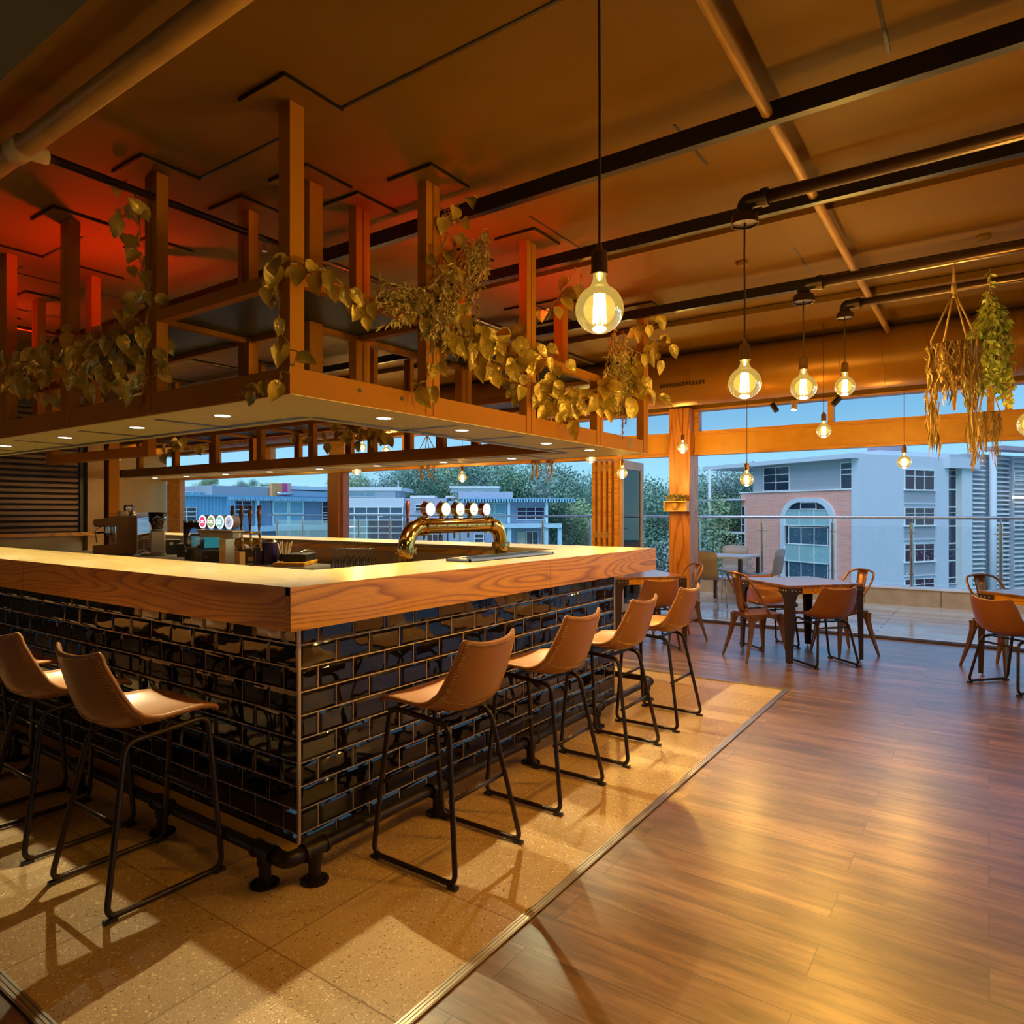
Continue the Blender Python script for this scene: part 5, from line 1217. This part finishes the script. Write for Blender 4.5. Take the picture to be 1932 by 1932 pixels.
# --- villa like office with ribbed roof edge in front of the trees
vb = thing('flat_roofed_building', 'flat roofed building with a ribbed blue roof edge standing before the trees', 'building', (0, 0, 0))
R_ = Fac(900, 60, (1, .03), vb)
R_.put('wall', mat('slate_blue_wall2', (.36, .46, .62), .7), 845, 1034, 945, 1100, -8, -.6, 940, zlo=GZ); R_.put('roof', CORR, 872, 1081, 940.5, 942, -8, .8, 960)
b = MB(); u, e_2, z0, z1 = R_.rect(874, 1081, 942, 947.5, 960)
while u < e_2: b.box(u, u+.12, .3, .8, z0, z1, R_.M()); u += .24
b.build('ribbed_fascia', mat('pale_blue_rib', (.34, .62, .80), .5), vb); R_.put('fascia_board', CORR, 872, 1081, 942, 947, -.5, .35, 960)
R_.put('rooftop_block', mat('lilac_grey_render', (.46, .50, .62), .75), 864, 968, 927, 941, -7, -1, 915); R_.put('rooftop_block', PALE, 848, 942, 919, 928, -6, -1.6, 890); R_.put('roof_slab', WFR, 846, 943, 916, 919.5, -7, -1.2, 890)
R_.window(888, 912, 925, 926.8, 2, 1, 900, out=-1.58)
BLP = mat('pale_blue_paint', (.50, .76, .90), .5)
for x in (957.5, 1028.5): R_.put('column', BLP, x, x+4.5, 947.5, 987, .1, .5)
R_.window(976, 1028, 957, 980, 3, 3, 1000, out=-.55, gm=mat('indigo_glass', (.035, .035, .10), .08)); 
for x0, x1_ in ((913, 932), (934, 954)): R_.window(x0, x1_, 949, 986, 1, 2, out=-.55, fm=mat('mint_frame', (.60, .85, .82), .5), gm=mat('teal_shutter', (.22, .48, .58), .5), fr=[0, .45, 1])
R_.put('balcony_slab', BLP, 945, 1058, 987.5, 995.5, -.6, 1.0, 1000); 
for x in (957, 1026, 1051): R_.put('column', BLP, x, x+7, 995, 1040, .2, .8)
R_.window(994, 1016, 1003, 1030, 2, 1, out=-.5); R_.window(895, 912, 1008, 1024, 1, 2, out=-.5); R_.put('notice_board', mat('sand_board', (.60, .62, .50), .6), 976, 992, 1003, 1030, -.6, -.4)

# ---------------------------------------------------------------- trees beyond the buildings
def crown_mesh(seed, nl=9000, kind=0):
    r_ = random.Random(seed); b = MB(); v = []; f = []
    lobes = [(Vector((r_.uniform(-.72, .72), r_.uniform(-.6, .6), r_.uniform(-.45, .75))), r_.uniform(.26, .48)) for _ in range(17)]
    for _ in range(nl):
        c, R = r_.choice(lobes); d = Vector((r_.gauss(0, 1), r_.gauss(0, 1), r_.gauss(0, 1))).normalized()
        p_ = c+d*R*(r_.random()**.35)*r_.uniform(.8, 1.12); s = r_.uniform(.018, .036)
        a = Vector((r_.uniform(-1, 1), r_.uniform(-1, 1), r_.uniform(-1, 1))).normalized(); q = a.cross(d).normalized() if a.cross(d).length > .01 else a
        n = len(v); v += [p_-a*s, p_+q*s*.5, p_+a*s, p_-q*s*.5]; f.append((n, n+1, n+2, n+3))
    b.v = v; b.f = f; return b
LF = [mat('dusk_green_leaves', (.26, .46, .34), .7, var=.5, nscale=1.2), mat('olive_leaves', (.32, .46, .24), .7, var=.5, nscale=1.2), mat('grey_green_leaves', (.34, .46, .44), .7, var=.5, nscale=1.2)]
def tree(seed, label):
    t_ = thing('tree', label, 'tree', (0, 0, 0), 0, 'trees behind the buildings')
    crown_mesh(seed).build('foliage', LF[seed % 3], t_)
    r_ = random.Random(seed+50); b = MB(); b.tube([(0, 0, -14.0), (0, 0, -2.0), (.02, 0, -.4), (0, .03, .5)], [.06, .06, .045, .015], 8)
    for _ in range(9):
        d = Vector((r_.uniform(-1, 1), r_.uniform(-1, 1), r_.uniform(.2, 1))).normalized()*.7; z = r_.uniform(-.8, .1); b.tube([(0, 0, z), Vector((0, 0, z))+d], [.022, .006], 5)
    b.build('trunk', mat('grey_bark', (.16, .13, .12), .8), t_); return t_
protos = [tree(s, 'x') for s in (1, 2, 3)]; used = [0, 0, 0]
spots = [(676, 917, 4.5, 90, 'rounded tree behind the glazed building just right of the mullion'), (724, 908, 5.6, 88, 'domed tree above the glazed building roof slab'), (772, 910, 6.2, 86, 'tree behind the flag pole over the lilac wall'),
         (820, 905, 6.6, 90, 'tall tree above the left badge of the brass tap'), (905, 905, 6.6, 92, 'tree behind the bulb over the brass tap'), (945, 900, 6.8, 88, 'highest tree above the flat roofed building'),
         (1000, 910, 6.4, 90, 'tree above the ribbed roof edge'), (1045, 920, 6.6, 85, 'tree right of the flat roofed building'), (1085, 935, 6.8, 80, 'broad tree left of the folded doors'),
         (1110, 985, 6.0, 70, 'lower tree behind the balustrade left of the folded doors'), (1065, 1000, 5.6, 72, 'low tree right of the pale blue porch'), (1235, 955, 6.5, 80, 'dark tree seen through the open glazed door'), (1190, 960, 6.5, 84, 'dark tree behind the folded doors'),
         (1330, 915, 6.2, 90, 'green tree just right of the pine pillar'), (1372, 918, 5.8, 88, 'tree behind the slender white column'), (1352, 980, 6.8, 80, 'tree lower behind the slender white column'), (1320, 1030, 5.5, 75, 'tree base foliage behind the terrace table'), (1270, 1000, 6.2, 80, 'tree hidden mostly behind the pine pillar'),
         (389, 908, 1.9, 100, 'small dark tree on the skyline left of the rooftop block'), (448, 915, 1.5, 110, 'small bushy tree behind the rooftop block'), (468, 913, 1.7, 112, 'second bushy tree behind the rooftop block'), (497, 917, 1.2, 110, 'tiny tree behind the grey rooftop block'), (575, 922, 1.3, 110, 'tiny tree right of the orange billboard')]
rr = random.Random(5)
for i, (px, py, s, d, lb) in enumerate(spots):
    P = at(px, py, d=d); k = i % 3
    P.z -= s*.55
    if used[k]: dup(protos[k], P, rr.uniform(0, 6), lb, scale=s)
    else: protos[k].location = P; protos[k].scale = (s,)*3; protos[k]['label'] = lb; used[k] = 1
# ---------------------------------------------------------------- trailing greenery on the canopy
def leafmat(name, a, b_, rough=.28, tr=.15):
    m, t, p = nodes(name); oi = N(t, 'ShaderNodeTexNoise', Scale=7.0, Detail=2.0); t.links.new(coords(t), oi.inputs['Vector'])
    t.links.new(ramp(t, oi.outputs['Fac'], [(.35, a), (.65, b_)]), p.inputs['Base Color']); p.inputs['Roughness'].default_value = rough; p.inputs['Metallic'].default_value = .3 if name.startswith('gilt') else 0
    p.inputs['Specular IOR Level'].default_value = .8; n4 = N(t, 'ShaderNodeTexNoise', Scale=38.0, Detail=2.0); t.links.new(coords(t), n4.inputs['Vector']); bump(t, p, n4.outputs['Fac'], .8, .012)
    MATS[name] = m; return m
GOLD = leafmat('gilt_green_leaf', (.40, .31, .04), (.95, .72, .14)); STEMM = mat('dry_stem', (.42, .28, .10), .6)
WILLOW = leafmat('willow_leaf', (.32, .27, .08), (.62, .48, .16), .5)
GREENL = leafmat('fresh_green_leaf', (.20, .27, .05), (.45, .50, .10), .45)
DRY = leafmat('dry_macrame_fibre', (.40, .26, .06), (.62, .43, .12), .6)
def heart_leaf(b, p_, d, nrm, L, r_):
    """curled heart shaped leaf"""
    d = d.normalized(); s = d.cross(nrm); s = s.normalized() if s.length > .01 else d.orthogonal().normalized(); n = s.cross(d).normalized()
    rows = [(-.10, .20), (.05, .34), (.28, .40), (.52, .34), (.76, .19), (1.0, .0)]; bend = r_.uniform(.05, .30); cup = r_.uniform(.05, .28); tw = r_.uniform(-.25, .25)
    vv = []
    for u, w in rows:
        c = p_+d*(u*L)-n*(bend*L*u*u); ss = s*math.cos(tw*u)+n*math.sin(tw*u)
        j = r_.uniform(.92, 1.08)
        vv += [c-ss*w*L*j+n*w*L*cup*2, c-ss*w*L*.5+n*w*L*cup*.5, c, c+ss*w*L*.5+n*w*L*cup*.5, c+ss*w*L*j+n*w*L*cup*2]
    b.add(vv, [(5*i+k, 5*i+k+1, 5*i+k+6, 5*i+k+5) for i in range(5) for k in range(4)])
def pathpt(pts, t):
    n = len(pts)-1; u = min(.9999, t)*n; i = int(u); f = u-i; return pts[i].lerp(pts[i+1], f)
def vine(name, label, pts, nleaf, L=.085, spread=.10, seed=1, cat='vine', tend=0, group=None):
    pts = [Vector(p) for p in pts]; r_ = random.Random(seed); o0 = pts[0].copy(); t_ = thing(name, label, cat, o0, 0, group)
    P = [p-o0 for p in pts]; sm = []
    n = len(P)*5
    for k in range(n+1): sm.append(pathpt(P, k/n)+Vector((r_.uniform(-1, 1), r_.uniform(-1, 1), r_.uniform(-1, 1)))*.012)
    st = MB(); st.tube(sm, .003, 5); lv = MB()
    for k in range(nleaf):
        base = pathpt(sm, (k+r_.random())/nleaf); out_ = Vector((r_.gauss(0, 1), r_.gauss(0, 1), r_.gauss(-.25, .9)))
        out_.normalize(); tip = base+out_*spread*r_.uniform(.3, 1.15); st.tube([base, (base+tip)/2+Vector((0, 0, .012)), tip], .0016, 4, cap=False)
        d = out_*.5+Vector((r_.uniform(-.4, .4), r_.uniform(-.4, .4), r_.uniform(-1.3, -.1))); nn = Vector((-1+r_.uniform(-.7, .7), -.8+r_.uniform(-.8, .8), r_.uniform(-.2, 1)))
        heart_leaf(lv, tip, d, nn, L*r_.uniform(.72, 1.2), r_)
    st.build('stem', STEMM, t_, smooth=True); lv.build('foliage', GOLD, t_, smooth=True); return t_
def fine_plant(name, label, strands, step, L, m, seed, w=.16, cat='hanging plant', sway=.02, stemr=.0018, droop=.4):
    """strands: list of polylines carrying narrow leaves"""
    r_ = random.Random(seed); o0 = Vector(strands[0][0]); t_ = thing(name, label, cat, o0); st = MB(); lv = MB()
    for pl_ in strands:
        P = [Vector(p)-o0 for p in pl_]; ln = sum((P[i+1]-P[i]).length for i in range(len(P)-1)); st.tube(P, stemr, 4, cap=False); n = int(ln/step)
        for k in range(n):
            p_ = pathpt(P, (k+.5)/n); tg = (pathpt(P, min(.999, (k+1.5)/n))-p_).normalized() if n > 1 else Vector((0, 0, -1))
            for s in range(2):
                d = tg+Vector((r_.gauss(0, .8), r_.gauss(0, .8), r_.gauss(0, .5)-droop*.3)); d.normalize(); l_ = L*r_.uniform(.6, 1.2); side = d.cross(Vector((r_.uniform(-1, 1), r_.uniform(-1, 1), r_.uniform(-1, 1)))).normalized()*l_*w
                m1 = p_+d*l_*.5+Vector((0, 0, -.03*l_)); tp = p_+d*l_+Vector((0, 0, -droop*.35*l_))
                lv.add([p_, m1+side, tp, m1-side], [(0, 1, 2, 3)])
    st.build('stem', STEMM, t_); lv.build('foliage', m, t_); return t_
def A_(px, py, **k): return at(px, py, **k)
yf = S0Y-.03; xl = S0X-.03
vine('trailing_vine', 'gilt leaved vine climbing the second canopy post from the corner on the left', [A_(232, 338, X=xl), A_(262, 372, X=xl), A_(262, 430, X=xl), A_(258, 470, X=xl), A_(272, 520, X=xl), A_(282, 585, X=xl), A_(262, 640, X=xl)], 34, .085, .10, 11)
vine('trailing_vine', 'dense gilt vine massed along the left canopy shelf', [A_(262, 600, X=xl), A_(225, 625, X=xl), A_(185, 660, X=xl), A_(150, 640, X=xl), A_(100, 655, X=xl), A_(60, 690, X=xl), A_(5, 700, X=xl)], 62, .085, .13, 12)
vine('trailing_vine', 'vine drooping below the left canopy shelf', [A_(255, 640, X=xl), A_(210, 700, X=xl), A_(180, 690, X=xl), A_(130, 700, X=xl), A_(75, 715, X=xl), A_(20, 690, X=xl)], 44, .09, .11, 13)
vine('trailing_vine', 'short vine loop hanging beside the second left post', [A_(275, 640, X=xl), A_(296, 672, X=xl), A_(300, 700, X=xl), A_(278, 712, X=xl), A_(262, 735, X=xl)], 9, .08, .05, 14)
vine('trailing_vine', 'sparse vine wrapped over the canopy corner top rail', [A_(497, 520, X=xl), A_(520, 498, X=xl), A_(545, 495, Y=yf), A_(590, 500, Y=yf), A_(615, 512, Y=yf), A_(650, 545, Y=yf), A_(697, 582, Y=yf), A_(682, 594, Y=yf)], 19, .082, .07, 15)
vine('trailing_vine', 'thin vine hanging down the canopy corner post', [A_(514, 520, X=xl), A_(522, 580, X=xl), A_(540, 640, X=xl), A_(562, 672, X=xl-.02), A_(545, 700, X=xl), A_(512, 722, X=xl), A_(478, 738, X=xl), A_(440, 745, X=xl)], 9, .085, .05, 16)
vine('trailing_vine', 'leafy vine at the head of the third post, above the willow like plant', [A_(868, 385, Y=yf), A_(845, 400, Y=yf), A_(840, 450, Y=yf), A_(835, 500, Y=yf), A_(830, 540, Y=yf), A_(812, 520, Y=yf)], 30, .08, .09, 17)
vine('trailing_vine', 'dense gilt vine draped along the right canopy rail between the third and fourth posts', [A_(832, 590, Y=yf), A_(880, 625, Y=yf), A_(930, 640, Y=yf), A_(980, 650, Y=yf), A_(1020, 665, Y=yf), A_(1060, 700, Y=yf)], 54, .10, .12, 18)
vine('trailing_vine', 'gilt vine hanging into the lower opening of the right canopy', [A_(850, 610, Y=yf), A_(905, 660, Y=yf), A_(960, 700, Y=yf), A_(1010, 720, Y=yf), A_(1060, 755, Y=yf)], 44, .10, .12, 19)
vine('trailing_vine', 'vine reaching down the third canopy post from the shelf', [A_(815, 610, Y=yf), A_(832, 640, Y=yf), A_(820, 690, Y=yf), A_(800, 720, Y=yf), A_(782, 740, Y=yf)], 8, .09, .06, 20)
vine('trailing_vine', 'leafy vine mass at the pillar end of the right canopy', [A_(1045, 760, Y=yf), A_(1090, 755, Y=yf), A_(1130, 730, Y=yf), A_(1170, 735, Y=yf), A_(1205, 700, Y=yf), A_(1180, 770, Y=yf)], 62, .115, .14, 21)
vine('trailing_vine', 'thin vine rising behind the largest bulb', [A_(1028, 600, Y=yf), A_(1060, 550, Y=yf), A_(1085, 515, Y=yf), A_(1100, 480, Y=yf), A_(1122, 468, Y=yf)], 12, .10, .07, 22)
vine('trailing_vine', 'sprays of leaves standing off the end post of the canopy', [A_(1205, 590, Y=yf), A_(1235, 605, Y=yf), A_(1220, 630, Y=yf), A_(1250, 655, Y=yf), A_(1215, 670, Y=yf), A_(1180, 650, Y=yf)], 24, .11, .13, 23)
vine('trailing_vine', 'single stem with one leaf poking out past the canopy end', [A_(1195, 705, Y=yf), A_(1222, 738, Y=yf), A_(1240, 750, Y=yf)], 3, .12, .04, 24)
vine('trailing_vine', 'vine along the far canopy run seen under the near soffit', [A_(650, 822, X=4.70), A_(690, 815, X=4.70), A_(730, 815, X=4.70), A_(560, 825, X=4.70)], 40, .10, .12, 25)
vine('trailing_vine', 'small leaf cluster hanging at the left end of the far canopy run', [A_(300, 845, X=4.70), A_(330, 838, X=4.70), A_(365, 840, X=4.70)], 20, .11, .13, 26)
# willow like bunch on the third post
r_ = random.Random(31); S = []
for k in range(46):
    px, py = r_.choice([(895, 445), (880, 470), (860, 500), (900, 480), (850, 540), (820, 560), (870, 450), (915, 440)]); px += r_.uniform(-14, 14); py += r_.uniform(-10, 10)
    dx = r_.uniform(-22, 22); dl = r_.uniform(40, 110); off = r_.uniform(-.12, .05)
    S.append([A_(px, py, Y=yf+off), A_(px+dx*.4-4, py+dl*.35, Y=yf+off-.02), A_(px+dx-10, py+dl*.75, Y=yf+off-.03), A_(px+dx-16, py+dl, Y=yf+off-.02)])
for k in range(26):
    px, py = 830+r_.uniform(-20, 20), 560+r_.uniform(-20, 25); S.append([A_(px, py, Y=yf), A_(px-45, py+r_.uniform(0, 18), Y=yf-.04), A_(px-r_.uniform(60, 115), py+r_.uniform(-20, 40), Y=yf-.03)])
for k in range(14):
    px, py = r_.uniform(800, 905), r_.uniform(560, 600); S.append([A_(px, py, Y=yf-.02), A_(px+r_.uniform(-6, 6), py+30, Y=yf-.03), A_(px+r_.uniform(-8, 8), py+r_.uniform(40, 75), Y=yf-.02)])
fine_plant('willow_plant', 'bushy willow like artificial plant bunched on the third canopy post', S, .011, .034, WILLOW, 32)
S = []
for k in range(22):
    px, py = 1165+r_.uniform(-20, 25), r_.uniform(600, 700); S.append([A_(px, py, Y=yf-.02), A_(px+r_.uniform(-10, 10), py+40, Y=yf-.03), A_(px+r_.uniform(-12, 12), py+r_.uniform(60, 110), Y=yf-.02)])
fine_plant('willow_plant', 'fine leaved spray hanging at the pillar end of the canopy', S, .018, .045, WILLOW, 33)
fine_plant('willow_plant', 'thin pinkish flower spike hanging below the canopy end', [[A_(1172, 755, Y=yf), A_(1176, 790, Y=yf), A_(1174, 825, Y=yf)], [A_(1172, 755, Y=yf), A_(1180, 780, Y=yf), A_(1180, 800, Y=yf)]], .012, .03, mat('mauve_petal', (.45, .2, .25), .6), 34)
# ---------------------------------------------------------------- hanging pots near the windows
def macrame(px, py_top, py_pot, d, w, label, hook_py, n1, drop, seed, ztop=None):
    top = at(px, hook_py, d=d)
    if ztop: top.z = ztop; pot = at(px, py_pot, d=d); r_ = random.Random(seed); t_ = thing('hanging_planter', label, 'hanging planter', pot); L = top.z-pot.z; kn = at(px, py_top, d=d).z-pot.z
    b = MB(); b.tube([(0, 0, kn), (.004, 0, (kn+L)/2), (.002, 0, L)], .006, 6); b.tube([(0, 0, kn-.03), (0, 0, kn+.03)], .011, 8)
    for k in range(4):
        a = PI/2*k+.5; b.tube([(0, 0, kn), (w*.98*math.cos(a), w*.98*math.sin(a), .06), (w*.8*math.cos(a), w*.8*math.sin(a), -.09), (0, 0, -.12)], .0045, 6)
    b.tube([(0, 0, -.12), (.01, 0, -.16), (.03, 0, -.25)], [.008, .012, .006], 8)
    b.build('rope_hanger', ROPE, t_, smooth=True)
    MB().lathe([(1e-4, -.10), (w*.62, -.10), (w*.86, .04), (w*.80, .04), (w*.6, -.08), (1e-4, -.08)], (0, 0, 0), 24).build('pot', TERRA, t_, smooth=True)
    lv = MB()
    for k in range(n1):
        a = r_.choice([-.75, .25, 1.1, 2.0, 2.9, 3.75])+r_.gauss(0, .20); rr_ = w*r_.uniform(.75, 1.1); dl = drop*r_.uniform(.3, 1.0)*(1 if math.cos(a*2+seed) > -.2 else .55); sw = r_.uniform(-.03, .03); p0 = Vector((w*.4*math.cos(a), w*.4*math.sin(a), .05)); p1 = Vector((rr_*math.cos(a), rr_*math.sin(a), .04)); pts = [p0, p1]
        m_ = 8
        for j in range(1, m_): pts.append(p1+Vector((sw*j/m_+r_.uniform(-.010, .010), r_.uniform(-.012, .012), -dl*j/m_)))
        wd_ = r_.uniform(.0025, .005)
        vv = []
        for j, q in enumerate(pts): e = Vector((r_.uniform(-1, 1), r_.uniform(-1, 1), .2)).normalized()*wd_*(1.4 if j % 2 else .6)*(.2 if j == len(pts)-1 else 1); vv += [q-e, q+e]
        lv.add(vv, [(2*i, 2*i+1, 2*i+3, 2*i+2) for i in range(len(pts)-1)])
    lv.build('foliage', DRY, t_); return t_
macrame(1800, 548, 668, 3.085, .10, 'rope hung clay pot with long dry trailing strands, nearest the camera', 480, 150, .60, 41, p3.z+.072)
macrame(1860, 700, 790, 5.2, .10, 'second rope hung pot with dry strands behind the green plant', 600, 150, .52, 42, CZ)
S = []; r_ = random.Random(43)
for k in range(52):
    a = r_.uniform(-1, 1); px = 1868+a*10; w_ = r_.uniform(-1, 1); py = 545+r_.uniform(0, 40); y2 = py+r_.uniform(60, 150); off = r_.uniform(-.1, .1)
    S.append([A_(px, py, d=3.94+off), A_(px+w_*34, (py+y2)/2, d=3.94+off), A_(px+w_*44-4, y2, d=3.94+off), A_(px+w_*36-8, y2+r_.uniform(10, 60), d=3.94+off)])
S.insert(0, [at(1868, 523, d=3.94)+Vector((0, 0, .05)), at(1868, 552, d=3.94)])
fine_plant('leafy_hanging_plant', 'green small leaved plant cascading beside the rope hung pot', S, .022, .045, GREENL, 44, w=.26)

for px, py, d_, lb, n1, dr in ((806, 850, 7.2, 'dry plant bunch hanging in front of the trees left of the small bulb', 90, .42), (1012, 850, 7.2, 'dry strand bunch hanging right of the far bulb', 50, .40), (1040, 850, 7.2, 'slim dry strand bunch beside its wider neighbour', 28, .42)):
    macrame(px, py-30, py+6, d_, .05 if n1 < 60 else .075, lb, 800, n1, dr, int(px), CZ)
# ---------------------------------------------------------------- little box planter hanging on the pillar
hp = at(1276, 955, X=8.42); t_ = thing('box_planter', 'small open wooden box with a potted plant hung by rope on the pillar', 'planter', hp)
b = MB(); w, h2 = .155, .055
b.box(-.05, .05, -w, w, -h2-.012, -h2); b.box(-.05, .05, -w, w, h2-.0, h2+.012); b.box(-.05, .05, -w, -w+.012, -h2, h2); b.box(-.05, .05, w-.012, w, -h2, h2); b.box(.044, .05, -w, w, -h2, h2); b.build('wooden_box', mat('pale_box_wood', (.75, .52, .24), .5), t_)
MB().tube([(0, -w*.8, h2+.01), (0, .0, .32), (0, w*.8, h2+.01)], .004, 5).tube([(0, 0, .32), (.02, 0, 1.1)], .0035, 5).build('rope', ROPE, t_)
MB().lathe([(1e-4, -.05), (.03, -.05), (.042, .04), (1e-4, .04)], (0, .02, 0), 16).build('pot', TERRA, t_, smooth=True)
r_ = random.Random(8); b = MB()
for k in range(60): heart_leaf(b, Vector((r_.uniform(-.04, .04), r_.uniform(-.11, .11), h2+.02+r_.uniform(0, .05))), Vector((r_.uniform(-1, 1), r_.uniform(-1, 1), r_.uniform(.1, 1))), Vector((-1, 0, r_.uniform(-.5, .5))), .05, r_)
b.build('foliage', leafmat('dark_olive_leaf', (.10, .09, .03), (.28, .24, .08)), t_, smooth=True)
# ---------------------------------------------------------------- small track spotlights by the windows
for px, py, tilt, lit, lb in ((1461, 769, -.6, False, 'small dark spotlight hanging under the duct, unlit'), (1499, 765, .1, True, 'small lit spotlight under the duct'), (1578, 757, .7, False, 'small tilted spotlight right of the transom mullion')):
    P = at(px, py, X=7.9); t_ = thing('spotlight', lb, 'spotlight', P)
    M_ = Matrix.Rotation(tilt, 4, 'X')@Matrix.Rotation(.3, 4, 'Y'); b = MB(); b.tube([M_@Vector((0, 0, -.05)), M_@Vector((0, 0, .05))], .03, 16); b.build('lamp_head', BLK if not lit else mat('tan_metal', (.5, .3, .15), .4), t_, auto=True)
    MB().tube([(0, 0, .04), (0, 0, CZ-P.z)], .004, 6).build('stem', BLK, t_)
    if lit: MB().tube([M_@Vector((0, 0, -.0505)), M_@Vector((0, 0, -.054))], .026, 16).build('lens', emis('spot_lens', (1, .9, .75), 8), t_)
# ceiling smoke detectors and the right-edge bracket
for px, py, lb in ((1845, 372, 'small round smoke detector on the ceiling panel'), (1855, 447, 'second round detector below the dropped ceiling panel'), (1400, 496, 'sprinkler rose near the second lamp cord')):
    P = at(px, py, z=CZ-.005); t_ = thing('smoke_detector', lb, 'smoke detector', P); MB().lathe([(.04, 0), (.038, -.012), (.02, -.02), (1e-4, -.02)], (0, 0, 0), 16).build('cover', CEIL, t_, smooth=True)
